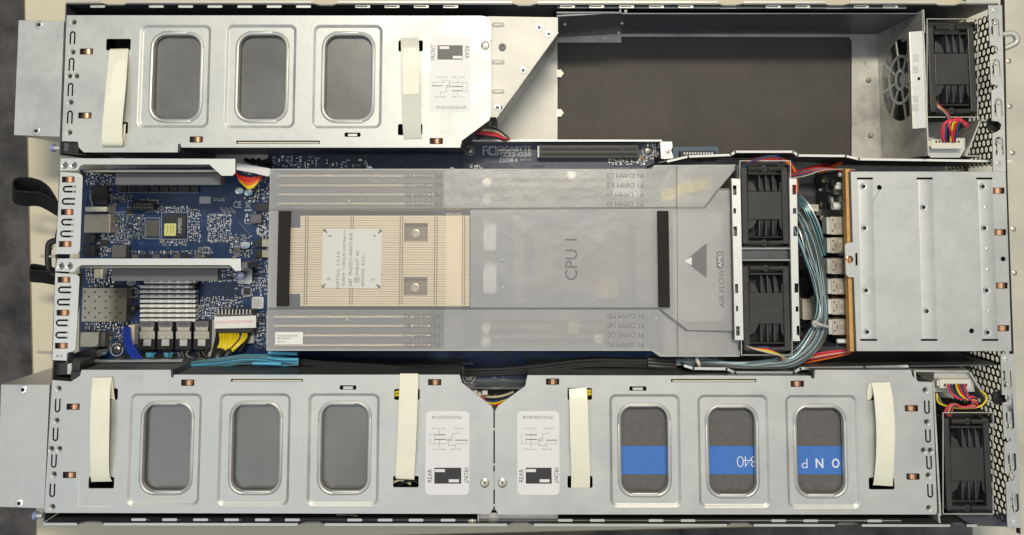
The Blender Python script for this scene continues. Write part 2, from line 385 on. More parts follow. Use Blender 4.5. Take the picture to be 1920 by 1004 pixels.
side_wall('side_wall', 82, 981, 1812, 984, [260, 318, 376, 434, 492, 548, 665, 722, 780, 840, 1060, 1120, 1230, 1290, 1460, 1520, 1640], [170, 584, 976, 1388, 1590, 1806], -1)
lp = MB('galv')
lp.poly([(82, 975), (1690, 976), (1690, 981), (82, 980)], -7.5, .8); lp.poly([(1045, 13), (1700, 14), (1700, 17), (1045, 16)], -8, .6)
lp.build('stiffening_rib', ch)
# inner partitions
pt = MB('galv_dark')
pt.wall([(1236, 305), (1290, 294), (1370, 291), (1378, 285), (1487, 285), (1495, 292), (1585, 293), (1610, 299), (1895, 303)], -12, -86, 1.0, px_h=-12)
pt.build('partition', ch)
pe = MB('pure_white'); pe.wall([(1252, 303), (1290, 294), (1370, 291), (1378, 285), (1487, 285), (1495, 292), (1585, 293), (1610, 299), (1895, 303)], -11.2, -12, 1.9, px_h=-12)
pe.build('partition_edge', ch)
pt = MB('galv_dark'); LW = [(1284, 686), (1300, 691), (1362, 692), (1378, 699), (1488, 699), (1500, 691), (1620, 689), (1885, 684)]
pt.wall(LW, -12, -86, 1.0, px_h=-12); pt.build('partition', ch)
pe = MB('edge_metal'); pe.wall(LW[:7] + [(1700, 687)], -11.2, -12, 2.2, px_h=-12); pe.build('partition_edge', ch)
pe = MB('edge_metal'); pe.wall([(868, 264), (1240, 264)], -60, -84, 1.4, px_h=-60); pe.wall([(125, 678), (340, 677)], -30, -34, 1.8, px_h=-30)
pe.wall([(868, 728), (990, 729)], -60, -84, 1.4, px_h=-60); pe.build('board_rail', ch)
# rear wall behind the modules
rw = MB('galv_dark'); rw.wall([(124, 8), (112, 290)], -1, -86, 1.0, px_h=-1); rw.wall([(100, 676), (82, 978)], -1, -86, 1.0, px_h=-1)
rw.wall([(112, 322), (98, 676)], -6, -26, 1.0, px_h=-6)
rw.build('rear_wall', ch)
bb = MB('black_plastic', 'galv'); bb.box(115, 266, 147, 288, -3, 25); bb.box(103, 680, 150, 703, -6, 25); bb.box(132, 697, 152, 716, -3, 10)
bb.box(126, 682, 134, 702, -4, 2, 'galv_old'); bb.box(120, 268, 128, 284, -2.5, 2, 'galv_dark')
bb.build('corner_block', ch, bev=.4)
# bracket beside the triangular tray and the tray wall
iw = MB('shaded_steel'); iw.wall([(1164, 22), (1735, 22)], -7, -86, .8, px_h=0); iw.build('inner_wall', ch)
br = MB('shaded_steel', 'bright_metal', 'pure_white')
br.wall([(1045, 30), (1163, 24)], -2, -86, 1.2, px_h=-2)
br.wall([(1045, 24), (1165, 24)], -1, -6, 1.6, 'galv_dark', px_h=-1); br.wall([(1163, 24), (1163, 18)], -2, -86, 1.2, px_h=-2)
for x, y, hh in ((1059, 46, -30), (1133, 72, -78), (1166, 44, -40), (1160, 62, -70), (1173, 22, -8)):
    c = P(x, y, hh); br.lathe(x, y, hh, [(1.4, 0), (1.4, 1), (.6, 1.4)], 'pure_white', 8)
br.build('side_bracket', ch)
tr = MB('tray_steel'); h0 = -3.8
tr.poly([(915, 31), (1046, 33), (1046, 61), (937, 212), (930, 220), (905, 221)], h0, 1.0, [[(937 + 5*cos(a), 202 + 5*sin(a)) for a in [i*pi/6 for i in range(12)]]])
for y in (47, 117, 172):
    k0 = rr(934, y, 24, 9, 4.4, h0, 5); k1 = rr(934, y, 19, 4, 1.9, h0, 5); tr.loft([up(k0, h0 + .05), up(k1, h0 + .9)], cap=True)
for x, y in ((1011, 52), (1029, 64), (981, 132), (933, 202)):
    tr.lathe(x, y, h0, [(3.2, .05), (2.8, .5), (1.7, .6)], 'edge_metal', cap=False); tr.lathe(x, y, h0, [(1.7, .55), (1.2, .3)], 'galv_dark')
tr.lathe(942, 89, h0, [(3.2, .05), (3.2, 1.4), (1.9, 1.5), (1.8, .4)], 'galv_dark')
tr.build('tray_gusset', ch)
tw = MB('galv', 'ink'); tw.wall([(1046, 61), (937, 212), (931, 220)], -4.6, -85, 1.0, px_h=-4)
# printed patch near the tray foot
a = P(948, 197, -4.0); b = P(940, 209, -4.0)
tw.build('tray_wall', ch)
pl_ = MB('galv_old'); pl_.wall([(921, 222), (870, 262)], -30, -80, 1.0, px_h=-30); pl_.build('tray_foot', ch)
# drive-side grille wall (upright) with round fan guard
gx = P(1735, 150, 0).x; ya = P(1735, 292, 0).y; yb = P(1735, 20, 0).y
cy_, cz_ = P(1688, 150, -44).y, Z(-44)
def circ2(r, n=36, a0=0, a1=2 * pi): return [(cy_ + r * cos(a0 + (a1 - a0) * i / n), cz_ + r * sin(a0 + (a1 - a0) * i / n)) for i in range(n)]
gw = MB('galv_old')
gw.solid([(ya, Z(-86)), (yb, Z(-86)), (yb, Z(-1)), (ya, Z(-1))], [circ2(.0375)], O=(gx, 0, 0), U=(0, 1, 0), V=(0, 0, 1), N=(1, 0, 0), t=-.0012)
gw.build('grille_wall', ch)
gr = MB('galv')
def ring(r, w): gr.solid(circ2(r + w), [circ2(r - w)], O=(gx - .0004, 0, 0), U=(0, 1, 0), V=(0, 0, 1), N=(1, 0, 0), t=-.0014)
ring(.0085, .0014); ring(.0215, .0013); gr.solid(circ2(.0078), [], O=(gx + .003, 0, 0), U=(0, 1, 0), V=(0, 0, 1), N=(1, 0, 0), t=-.001, mat='galv_old')
for i in range(8):
    a = pi / 8 + i * pi / 4 + .2
    p0, p1 = Vector((gx, cy_ + .0085 * cos(a), cz_ + .0085 * sin(a))), Vector((gx, cy_ + .038 * cos(a), cz_ + .038 * sin(a)))
    n = Vector((0, -sin(a), cos(a))) * .0011
    gr.add([p0 + n, p1 + n, p1 - n, p0 - n, p0 + n + Vector((.001, 0, 0)), p1 + n + Vector((.001, 0, 0)), p1 - n + Vector((.001, 0, 0)), p0 - n + Vector((.001, 0, 0))],
           [[0, 1, 2, 3], [7, 6, 5, 4], [0, 1, 5, 4], [1, 2, 6, 5], [2, 3, 7, 6], [3, 0, 4, 7]])
gr.build('fan_guard', ch)
gf = MB('bright_metal'); gf.poly([(1706, 60), (1731, 58), (1738, 240), (1713, 242)], -2, 1.2, [[(1723 + 3*cos(i*pi/4), 148 + 3*sin(i*pi/4)) for i in range(8)]])
gf.wall([(1706, 61), (1713, 241)], -2.5, -7, 1.0, px_h=-2)
for y in (103, 125, 180, 196): gf.box(1712, y, 1722, y + 12, -1.6, .4, 'galv')
gf.build('wall_flange', ch, bev=.3)
gd = MB('galv_old', 'black_plastic'); gd.wall([(1731, 20), (1733, 60)], -1, -40, 1.5, px_h=-1); gd.wall([(1735, 292), (1840, 293)], -20, -86, 1.2, px_h=-20)
gd.wall([(1812, 292), (1838, 226), (1865, 226)], -10, -60, 1.2, px_h=-10); gd.box(1852, 222, 1880, 246, -9, 1.5, 'black_plastic', r=5)
gd.wall([(1715, 696), (1818, 697), (1850, 750), (1872, 760)], -10, -60, 1.4, px_h=-10); gd.box(1862, 735, 1885, 758, -9, 1.5, 'black_plastic', r=5)
gd.wall([(1760, 965), (1762, 980)], -1, -40, 1.5, px_h=-1); gd.wall([(1715, 697), (1717, 715)], -1, -40, 1.5, px_h=-1); gd.wall([(1750, 716), (1763, 966)], -3, -80, 1.5, px_h=-3)
gd.poly([(1764, 964), (1886, 964), (1888, 988), (1764, 984)], -30, 1, mat='galv_dark')
gd.build('fan_bay_wall', ch)
# front perforated panels
def hexwall(xp, y0, y1, name):
    X = P(xp, (y0 + y1) / 2, -2).x; a = P(xp, y1, -2).y; b = P(xp, y0, -2).y
    pit = .0066; row = pit * .8660; g = MB('black_plastic'); r0 = pit / math.sqrt(3); rh = r0 * .78
    nz = int(.082 / (pit)); ny = int((b - a) / (row)); 
    for j in range(ny + 1):
        for i in range(nz + 1):
            yy = a + j * row; zz = Z(-84) + i * pit + (pit / 2 if j % 2 else 0)
            if zz > Z(-4): continue
            o_ = [(yy + r0 * cos(pi / 3 * k), zz + r0 * sin(pi / 3 * k)) for k in range(6)]
            q_ = [(yy + rh * cos(pi / 3 * k), zz + rh * sin(pi / 3 * k)) for k in range(6)]
            vs = [(X, *p) for p in o_] + [(X, *p) for p in q_] + [(X + .0008, *p) for p in q_]
            fs = [[k, (k + 1) % 6, 6 + (k + 1) % 6, 6 + k] for k in range(6)] + [[6 + k, 6 + (k + 1) % 6, 12 + (k + 1) % 6, 12 + k] for k in range(6)]
            g.add(vs, fs)
    o = g.build(name, ch); return o
hexwall(1872, 20, 302, 'perforated_panel'); hexwall(1893, 664, 985, 'perforated_panel')
def flange(pts, slots, rivets, rot, name):
    f = MB('galv', 'edge_metal', 'dark'); h = -.5
    holes = [uslot(x, y, 15, 34, 3.6, h, rot) for x, y in slots]
    f.plate(W(pts, h), h, 1.2, holes)
    for x, y in rivets: f.lathe(x, y, h, [(2.9, .02), (2.7, .5), (1.2, .55)], 'edge_metal', cap=False); f.lathe(x, y, h, [(1.25, .5), (.9, .2)], 'galv_old')
    for x, y in slots: f.lathe(x, y + (8 if rot == 0 else -8), h, [(1.8, 0), (1.2, .8)], 'edge_metal')
    f.build(name, ch, bev=.2)
def notch(x, y, r, side=-1, n=7): return [(x - side * 0 + r * sin(pi * i / (n - 1)) * 1.3, y + side * r * cos(pi * i / (n - 1))) for i in range(n)]
flange([(1853, 10), (1879, 10), (1886, 322), (1862, 322), (1861, 250)] + [(1868, 248), (1876, 243), (1878, 234), (1872, 228), (1860, 227), (1859, 170), (1869, 166), (1872, 161), (1866, 160), (1858, 157), (1856, 105), (1868, 101), (1872, 94), (1868, 87), (1856, 85)],
       [(1866, 52), (1868, 128), (1872, 202), (1874, 274)], [(1865, 19), (1873, 307)], 180, 'front_flange')
flange([(1876, 664), (1902, 664), (1915, 990), (1889, 990), (1886, 905), (1900, 902), (1903, 893), (1897, 886), (1884, 888), (1883, 832), (1892, 829), (1897, 826), (1892, 821), (1882, 822), (1880, 756), (1889, 754), (1895, 748), (1889, 741), (1879, 741)],
       [(1889, 713), (1894, 790), (1898, 868), (1903, 944)], [(1887, 675), (1903, 981)], 0, 'front_flange')
fb = MB('galv_old', 'bright_metal', 'dark')
fb.poly([(1812, -10), (1990, -10), (1990, 850), (1925, 850), (1925, 862), (1990, 862), (1990, 1010), (1824, 1010)], -80, 2, mat='bezel')
fb.wall([(1882, 0), (1887, 324), (1899, 664), (1912, 1000)], -1.5, -5, 1.6, 'dark', px_h=-1.5)
for x, y in ((1891, 115), (1898, 287), (1893, 200), (1900, 430), (1902, 512)): fb.lathe(x, y, -80, [(2.2, 0), (2.2, .8), (1.3, 1.3)], 'brass_screw')
fb.build('front_bezel', ch)
hd = MB('galv_old'); hd.tube([P(1878, 66, -3), P(1895, 63, -3), P(1906, 70, -3), P(1903, 82, -4), P(1880, 92, -5)], 2.6, seg=10); hd.build('carry_handle', ch)
# bottom centre plates of the lower side wall
bp = MB('bright_metal', 'galv_old'); bp.poly([(899, 962), (1046, 962), (1046, 978), (899, 978)], -12, 1.0); bp.poly([(1047, 970), (1172, 970), (1172, 979), (1047, 979)], -20, 1.0)
bp.box(878, 975, 892, 982, -4, 1, 'galv_old'); bp.lathe(885, 978, -4, [(2, 0), (2, 1.2), (1, 1.6)], 'brass_screw'); bp.wall([(897, 962), (897, 980)], -5, -30, 1, 'galv_old', px_h=-5)
bp.build('wall_plate', ch)
# hinge gap between lower cages
hg = MB('galv_dark', 'bright_metal'); hg.wall([(926.5, 768), (926.5, 955)], -6, -60, 3.0, px_h=-6)
for y in (806, 872, 948): hg.lathe(926.5, y, -5.5, [(1.4, 0), (1.2, .8), (.5, 1.1)], 'bright_metal', 8)
hg.box(923, 885, 930.5, 918, -1.5, 1, 'galv', r=2)
hg.build('centre_post', ch)

# ------------------------------------------------------------------ card cages
def ribbon(mb, secs, t=.35, mat=None, res=5):
    # secs: (xl, yl, xr, yr, h)
    S = []
    n = len(secs)
    for i in range(n - 1):
        a, b, c, d = secs[max(i-1, 0)], secs[i], secs[i+1], secs[min(i+2, n-1)]
        for k in range(res):
            u = k / res
            S.append([0.5 * (2*b[j] + (c[j]-a[j])*u + (2*a[j]-5*b[j]+4*c[j]-d[j])*u*u + (3*b[j]-a[j]-3*c[j]+d[j])*u**3) for j in range(5)])
    S.append(list(secs[-1])); loops = []
    for xl, yl, xr, yr, h in S:
        A, B = P(xl, yl, h), P(xr, yr, h); C = Vector((0, 0, t / 1000)); M = (A + B) / 2
        loops.append([A, M, B, B - C, A - C])
    mb.loft(loops, mat, True, True)
    return mb

def cage(root, outline, holes, slots, clips, straps, panels, longslot, smallslot, label, screw, uflip, hz=0):
    lid = MB('galv', 'edge_metal', 'galv_dark')
    H = []
    for x, y in holes: H.append(circ(x, y, 6.2, hz, 20))
    for x, y in slots: H.append(uslot(x, y, 11, 25, 3.0, hz, 180 if uflip else 0))
    for x, y in clips: H.append(rr(x, y, 25, 11.5, 1.2, hz, 3))
    for s in straps:
        for (a, b, c, d) in s['holes']: H.append(rr((a + c) / 2, (b + d) / 2, c - a, d - b, 3, hz, 4))
    for (cx, cy, w, hh, wx, wy) in panels: H.append(rr(cx, cy, w, hh, 13, hz, 8))
    a, b, c, d = longslot; H.append(rr((a + c) / 2, (b + d) / 2, c - a, d - b, 1, hz, 3))
    a, b, c, d = smallslot; H.append(rr((a + c) / 2, (b + d) / 2, c - a, d - b, 1.5, hz, 3))
    lid.plate(W(outline, hz), hz, 0.9, H)
    lo = lid.build('lid', root, bev=.22, seg=1)
    for x, y in holes:
        em = MB('galv', 'dark')
        em.loft([up(circ(x, y, 6.2, hz, 20), hz), up(circ(x, y, 5.4, hz, 20), hz - .15), up(circ(x, y, 3.6, hz, 20), hz - 1.1), up(circ(x, y, 3.3, hz, 20), hz - 1.8)])
        em.loft([up(circ(x, y, 3.3, hz, 20), hz - 1.8), up(circ(x, y, 1, hz, 20), hz - 2.4)], 'dark', cap=True); em.build('screw_boss', lo)  # near-black disc paints the darkness inside the hole
    for (cx, cy, w, hh, wx, wy) in panels:
        em = MB('galv')
        lo_ = [rr(cx, cy, w, hh, 13, hz), rr(cx, cy, w - 3, hh - 3, 12, hz), rr(cx, cy, w - 9, hh - 9, 9, hz), rr(cx, cy, w - 12, hh - 12, 8, hz)]
        em.loft([up(lo_[0], hz), up(lo_[1], hz - .25), up(lo_[2], hz - 1.55), up(lo_[3], hz - 1.8)])
        ow = rr(wx, wy, 86 + 16, 158 + 16, 30, hz)
        em.plate(lo_[3], hz - 1.8, .8, [ow])
        em.loft([up(ow, hz - 1.8), up(rr(wx, wy, 86 + 12, 158 + 12, 28, hz), hz - .8), up(rr(wx, wy, 86 + 8, 158 + 8, 26, hz), hz - .45),
                 up(rr(wx, wy, 86 + 3, 158 + 3, 24, hz), hz - .9), up(rr(wx, wy, 86, 158, 22, hz), hz - 2.2), up(rr(wx, wy, 86, 158, 22, hz), hz - 5.0)])
        for (dx, dy, ww, h2) in ((-3, -83.5, 48, 5), (2, 83.5, 52, 5.5), (-48, 4, 4.5, 104), (48, -2, 4.5, 108)):
            o1 = rr(wx + dx, wy + dy, ww, h2, 2.1, hz, 4); o2 = rr(wx + dx, wy + dy, ww - 2.5, h2 - 2.5, 1, hz, 4)
            em.loft([up(o1, hz - 1.9), up(o1, hz - .95), up(o2, hz - .55)], 'galv', cap=True)
        em.build('window_frame', lo)
    wl = MB('galv_dark', 'galv')  # same steel as the lid, coloured dark for the shadow it stands in
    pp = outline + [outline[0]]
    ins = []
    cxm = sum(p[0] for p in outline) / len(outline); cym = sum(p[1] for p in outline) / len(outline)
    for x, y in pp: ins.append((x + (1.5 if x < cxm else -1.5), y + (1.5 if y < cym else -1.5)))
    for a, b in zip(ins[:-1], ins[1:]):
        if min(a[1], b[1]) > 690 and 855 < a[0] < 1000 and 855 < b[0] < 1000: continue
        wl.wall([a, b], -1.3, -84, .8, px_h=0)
    
    wl.build('cage_wall', root)
    a, b, c, d = longslot
    MB('cream').box(a + 3, (b + d) / 2 - .5, c - 2, (b + d) / 2 + 2, -.6, 6).build('slot_strip', root)
    a, b, c, d = smallslot
    MB('galv').box(a + 6, b + 2, c - 6, d - 1, -1.2, 2).build('slot_tab', root, bev=.4)
    for x, y in clips:
        k = MB('copper'); sec = []
        for dx, z_ in ((-10.5, -2.5), (-8, -.9), (-4, .1), (0, .5), (4, .1), (8, -.9), (10.5, -2.5)):
            p, q_ = P(x + dx * .85 + 1, y - 4.6, 0), P(x + dx * .85 + 1, y + 4.6, 0); sec.append([Vector((p.x, p.y, Z(z_ ))), Vector((q_.x, q_.y, Z(z_)))])
        k.loft(sec, 'copper', True, False); k.build('contact_clip', root)
        MB('dark').box(x - 14, y - 7, x + 14, y + 7, -3.2, .6).build('clip_shade', root)  # near-black plate paints the shade behind the clip opening
    for s in straps:
        r = MB(s.get('mat', 'strap')); ribbon(r, s['secs']); so = r.build('pull_strap', root)
        if 'tape' in s:
            f = MB('tape'); ribbon(f, s['tape'], .2); f.build('tape', so)
        if 'fold' in s:
            f = MB('strap'); ribbon(f, s['fold']); f.build('strap_fold', so)
    x0, y0, x1, y1 = label['box']; cx, cy = (x0 + x1) / 2, (y0 + y1) / 2; w, hh = x1 - x0, y1 - y0
    MB('sticker').plate(rr(cx, cy, w, hh, 11, hz, 8), hz + .12, .1).build('sticker_tmp') if False else None
    so = MB('sticker'); lp_ = rr(cx, cy, w, hh, 9, hz + .1, 6)
    so.plate(lp_, hz + .16, .12); so = so.build('sticker', root)
    pr = MB('ink_grey', 'ink', 'sticker'); th = hz + .2; R = label['rot']; fl_ = label['flip']
    def T(u, v): # label local coords: u right, v down in reading frame of the upright version (upper cage), 0..1
        if R == 180: u, v = 1 - u, 1 - v
        return x0 + u * w, y0 + v * hh
    def rect(u0, v0, u1, v1, m_, z_=0):
        a_, b_ = T(u0, v0); c_, d_ = T(u1, v1); pr.box(min(a_, c_), min(b_, d_), max(a_, c_), max(b_, d_), th + z_, .03, m_)
    rect(.185, .125, .80, .315, label['ink'])
    rect(.235, .14, .47, .175, 'sticker', .05); rect(.56, .265, .79, .30, 'sticker', .05)
    lf = ('FRONT', .075); rt = ('REAR', .905)
    a_, b_ = T(.075, .22); pr.text('FRONT' , a_, b_, 29, 8.2, th, 90 if R == 0 else -90, label['ink'])
    a_, b_ = T(.905, .22); pr.text('REAR', a_, b_, 24, 8.2, th, -90 if R == 0 else 90, label['ink'])
    a_, b_ = T(.52, .935); pr.text(label['pn'], a_, b_, 56, 5.5, th, R, 'ink_grey')
    for (u, v, s_) in ((.31, .545, 'P12V_GPU1'), (.70, .545, 'PCIE_1 (Gen3)'), (.25, .80, 'P12V_GPU2'), (.70, .80, 'PCIE_2 (Gen3)')):
        a_, b_ = T(u, v); pr.text(s_, a_, b_, 20 if len(s_) < 10 else 24, 3.0, th, R, 'ink_grey')
    def ln(pts, w_=.7):
        for i in range(len(pts) - 1):
            (u0, v0), (u1, v1) = pts[i], pts[i + 1]; a_, b_ = T(u0, v0); c_, d_ = T(u1, v1)
            if a_ > c_: a_, c_ = c_, a_
            if b_ > d_: b_, d_ = d_, b_
            pr.box(a_ - w_ / 2, b_ - w_ / 2, c_ + w_ / 2, d_ + w_ / 2, th, .03, 'ink_grey')
    ln([(.06, .61), (.36, .61)], .5); ln([(.06, .61), (.06, .66)], .5); ln([(.07, .655), (.31, .655)], 1.5)
    ln([(.50, .61), (.90, .61), ], .5); ln([(.90, .61), (.90, .73)], .5); ln([(.55, .665), (.78, .665)], 1.6); ln([(.55, .72), (.78, .72)], 1.6); ln([(.80, .61), (.80, .73), (.90, .73)], .5)
    ln([(.31, .57), (.31, .59), (.48, .59), (.48, .65)], .6); ln([(.68, .57), (.68, .66)], .6); ln([(.68, .73), (.68, .775)], .6); ln([(.25, .775), (.25, .735), (.40, .735), (.40, .67)], .6)
    a_, b_ = T(.42, .66); pr.plate(circ(a_, b_, 2.4, th), th, .03, [circ(a_, b_, 1.6, th)], mat='ink_grey')
    a_, b_ = T(.49, .66); pr.plate(circ(a_, b_, 2.4, th), th, .03, [circ(a_, b_, 1.6, th)], mat='ink_grey')
    pr.build('printing', so)
    if screw:
        x, y = screw; s_ = MB('brass_screw', 'ink_grey'); s_.lathe(x, y, 0, [(3.8, 0), (3.7, .5), (3.0, .95), (1.2, 1.1)], seg=24)
        s_.box(x - 3, y - .7, x + 3, y + .7, 1.16, .05, 'galv_dark'); s_.box(x - .7, y - 3, x + .7, y + 3, 1.2, .05, 'galv_dark'); s_.build('screw', root)

UL = thing('card_cage', 'bright card cage at the upper left with three grey windows and two cream straps', 'card cage', 510, 150)
cage(UL, [(125, 29), (903, 30), (914, 32), (921, 42), (921, 74), (919.5, 76), (919.5, 103), (921, 105), (921, 216), (917, 226), (866, 264), (863, 277), (340, 277), (338, 270), (334, 270), (333, 286), (157, 286), (148, 277), (146, 266), (116, 265)],
     [(138, 42), (136, 98), (130, 143), (143, 143), (132, 192), (130, 249)], [(136, 71), (134, 121), (132, 168), (131, 220)],
     [(162, 97), (159, 217), (368, 262), (818, 265)],
     [dict(tape=[(222, 112, 238, 118, 3.5), (212, 135, 235, 135, 5.0), (208, 160, 234, 165, 6.3), (208, 195, 226, 192, 7.0)], holes=[(199, 73, 245, 95), (227, 229, 240, 251)], secs=[(207, 92, 241, 91, -2.5), (205, 100, 240, 100, 1.5), (199, 160, 236, 160, 6), (192, 235, 229, 235, 7), (191, 268, 230, 268, 5), (193, 276, 229, 276, 1.2)],
           fold=[(226, 236, 236, 232, .4), (228, 262, 234, 258, 1.5), (225, 276, 231, 273, 1.5)]),
      dict(mat='strap_taped', tape=[(756, 90, 785, 90, 3.1), (755, 130, 787, 130, 4.4), (755, 178, 785, 176, 4.8)], holes=[(747, 76, 793, 97), (746, 233, 792, 254)], secs=[(751, 71, 785, 71, 1.0), (752, 95, 786, 95, 3), (753, 160, 787, 160, 4.5), (755, 235, 789, 235, 3), (757, 261, 791, 260, .8)])],
     [(326.5, 143, 134, 196, 329, 144), (488, 143, 133, 197, 490, 144), (651, 143.5, 131, 197, 652, 144.5)],
     (443, 264, 600, 270), (646, 249, 676, 257), dict(box=(806, 67, 883, 211), rot=0, flip=False, pn='PN:25LC0-D65356-L0R', ink='ink_grey'), (910, 86), True)
LL = thing('card_cage', 'grey card cage at the lower left with three plain dark windows', 'card cage', 500, 830)
cage(LL, [(98, 713), (133, 716), (150, 705), (153, 694), (320, 694), (321, 708), (325, 708), (326, 703), (560, 703), (862, 703), (866, 718), (922, 762), (925, 770), (925, 952), (919, 964), (85, 962), (83, 957)],
     [(110, 729), (106, 789), (96, 842), (111, 842), (101, 890), (98, 951)], [(108, 761), (104, 815), (101, 865), (98, 920)],
     [(137, 763), (130, 891), (352, 718), (815, 717)],
     [dict(holes=[(204, 729, 221, 750), (166, 895, 214, 916)], secs=[(174, 709, 209, 708, 1.5), (171, 740, 206, 740, 6), (169, 790, 205, 790, 7), (169, 850, 204, 850, 6), (170, 890, 205, 890, 3), (171, 904, 210, 903, .6)],
           fold=[(207, 710, 210, 710, 2), (206, 730, 215, 748, .8), (206, 748, 214, 750, .2)]),
      dict(holes=[(739, 730, 787, 750), (737, 893, 785, 914)], secs=[(750, 701, 784, 701, 1.8), (748, 750, 783, 750, 4), (745, 830, 780, 830, 4), (742, 890, 777, 892, 2), (742, 898, 777, 900, .6)])],
     [(308, 843, 136, 206, 311, 841), (476, 843, 135, 206, 478, 841), (643.5, 843, 135, 206, 645, 841)],
     (433, 711, 568, 716.5), (637, 723, 668, 731), dict(box=(798, 773, 880, 926), rot=180, flip=True, pn='PN:25LC0-D65357-L0R', ink='ink'), (909, 906), False)
LR = thing('card_cage', 'grey card cage at the lower right whose windows show a blue stripe', 'card cage', 1350, 830)
cage(LR, [(989, 704), (1520, 705), (1522, 710), (1527, 710), (1528, 694), (1708, 694), (1711, 706), (1722, 716), (1748, 717), (1757, 958), (1755, 965), (935, 965), (928, 954), (928, 772), (933, 762), (985, 724)],
     [(1735, 732), (1732, 845), (1745, 845), (1742, 953), (1738, 792), (1741, 892)], [(1738, 764), (1740, 818), (1742, 868), (1744, 921)],
     [(1036, 716), (1495, 720), (1709, 766), (1712, 894)],
     [dict(holes=[(1064, 728, 1110, 750), (1064, 893, 1111, 915)], secs=[(1067, 730, 1100, 727, .8), (1068, 760, 1102, 760, 4), (1069, 820, 1104, 820, 5), (1071, 880, 1106, 880, 3), (1071, 915, 1106, 915, .6)]),
      dict(holes=[(1625, 732, 1673, 751), (1629, 896, 1677, 918)], secs=[(1634, 718, 1668, 717, 1.5), (1639, 745, 1674, 745, 6), (1643, 800, 1678, 800, 8), (1643, 850, 1677, 850, 7), (1640, 890, 1675, 890, 4), (1637, 910, 1674, 912, .8)],
           fold=[(1629, 720, 1634, 719, 1.5), (1626, 735, 1638, 735, .8), (1626, 750, 1632, 750, .3)])],
     [(1210, 845, 134, 207, 1209, 845), (1376, 846, 134, 207, 1374, 847), (1542.5, 847, 136, 208, 1540, 847)],
     (1258, 711, 1418, 717), (1180, 725, 1212, 733), dict(box=(970, 773, 1049, 926), rot=180, flip=True, pn='PN:25LC0-D65356-L0R', ink='ink'), (942, 906), False)
# engraved words on the lids
for root, st, x, y, rt in ((UL, 'SIDE', 292, 268, 180), (LL, 'SIDE', 253, 708, 0), (LR, 'SIDE', 1652, 707, 0)):
    MB('stamp').text(st, x, y, 32, 9, .06, rt).build('stamped_word', root)
sc_ = MB('edge_metal')
for pts in ([(147, 893), (147, 950), (206, 950)], [(168, 520), (169, 521)], [(560, 830), (566, 838), (560, 845)], [(905, 938), (921, 937)], [(902, 945), (918, 944)]):
    if pts[0][1] > 690: seg_line0 = [P(*p, .03) for p in pts]
    else: continue
    for a, b in zip(seg_line0[:-1], seg_line0[1:]):
        d = b - a; n = Vector((-d.y, d.x, 0)).normalized() * .00010; sc_.add([a + n, b + n, b - n, a - n], [[0, 1, 2, 3]])
sc_.build('scratches', LL)
# boxes that jut out of the rear
def rearbox(root, pts, riv, nm='rear_box'):
    b = MB('galv', 'edge_metal', 'dark'); b.poly(pts, -2, 1.0)
    b.wall([(x + (1.2 if x < 60 else -1.2), y + (1.2 if y < 600 and y < 150 or 600 < y < 800 else -1.2)) for x, y in pts + [pts[0]]], -2.6, -78, .8, px_h=-2)
    for x, y in riv: b.lathe(x, y, -2, [(3.6, .02), (3.4, .4), (1.6, .5)], 'edge_metal', cap=False); b.lathe(x, y, -2, [(1.6, .45), (.8, .1)], 'dark')
    b.build(nm, root, bev=.25)
rearbox(UL, [(35, 38), (120, 40), (112, 257), (26, 254)], [(73, 47), (68, 246)])
rearbox(LL, [(2, 721), (93, 722), (83, 954), (-6, 951)], [(43, 731), (36, 944)])
def plunger(x, y, parent):
    p = MB('lilac', 'bright_metal'); c = P(x, y, -6); c2 = P(x + 17, y, -6)
    a = MB('galv'); p.tube([c, c + Vector((.0025, 0, 0))], 3.4, 'lilac', 14, curve=False); p.tube([c + Vector((.0025, 0, 0)), c2], 2.3, 'bright_metal', 12, curve=False); p.build('lock_plunger', parent)
plunger(97, 278, UL); plunger(64, 967, LL)

# cards behind the windows
gA = thing('graphics_card', 'plain grey card behind the windows of the upper left cage', 'graphics card', 490, 150, -40)
MB('card_grey').box(262, 44, 722, 246, -7, 20).build('shroud', gA)
gA = thing('graphics_card', 'plain dark grey card behind the windows of the lower left cage', 'graphics card', 480, 845, -40)
MB('card_grey').box(240, 742, 712, 944, -7, 20).build('shroud', gA)
gB = thing('graphics_card', 'ridged charcoal card with a blue lettered stripe under the lower right cage', 'graphics card', 1380, 845, -40)
cb = MB('card_ridged'); cb.box(1140, 742, 1620, 950, -8, 20)
for i in range(68): cb.box(1140, 745 + i * 3.0, 1620, 746.6 + i * 3.0, -7.6, .5)
sh = cb.build('shroud', gB)
bs = MB('blue_band'); bs.box(1140, 837.5, 1620, 889, -7.2, .3); bs = bs.build('blue_stripe', sh)
lt = MB('white_print')
lt.text('3', 1413.5, 866, 12.5, 20, -7.1, 180, bold=-.02); lt.text('4', 1401, 866, 13, 20, -7.1, 180, bold=-.02); lt.text('0', 1388, 866, 13, 20, -7.1, 180, bold=-.02)
for c_, x_, b_ in (('P', 1508.5, -.012), ('N', 1536.5, .02), ('O', 1567, .02), ('E', 1592, .02)): lt.text(c_, x_, 869, 14.5 if c_ != 'P' else 11, 17.5, -7.1, 180, bold=b_)
lt.build('lettering', gB)
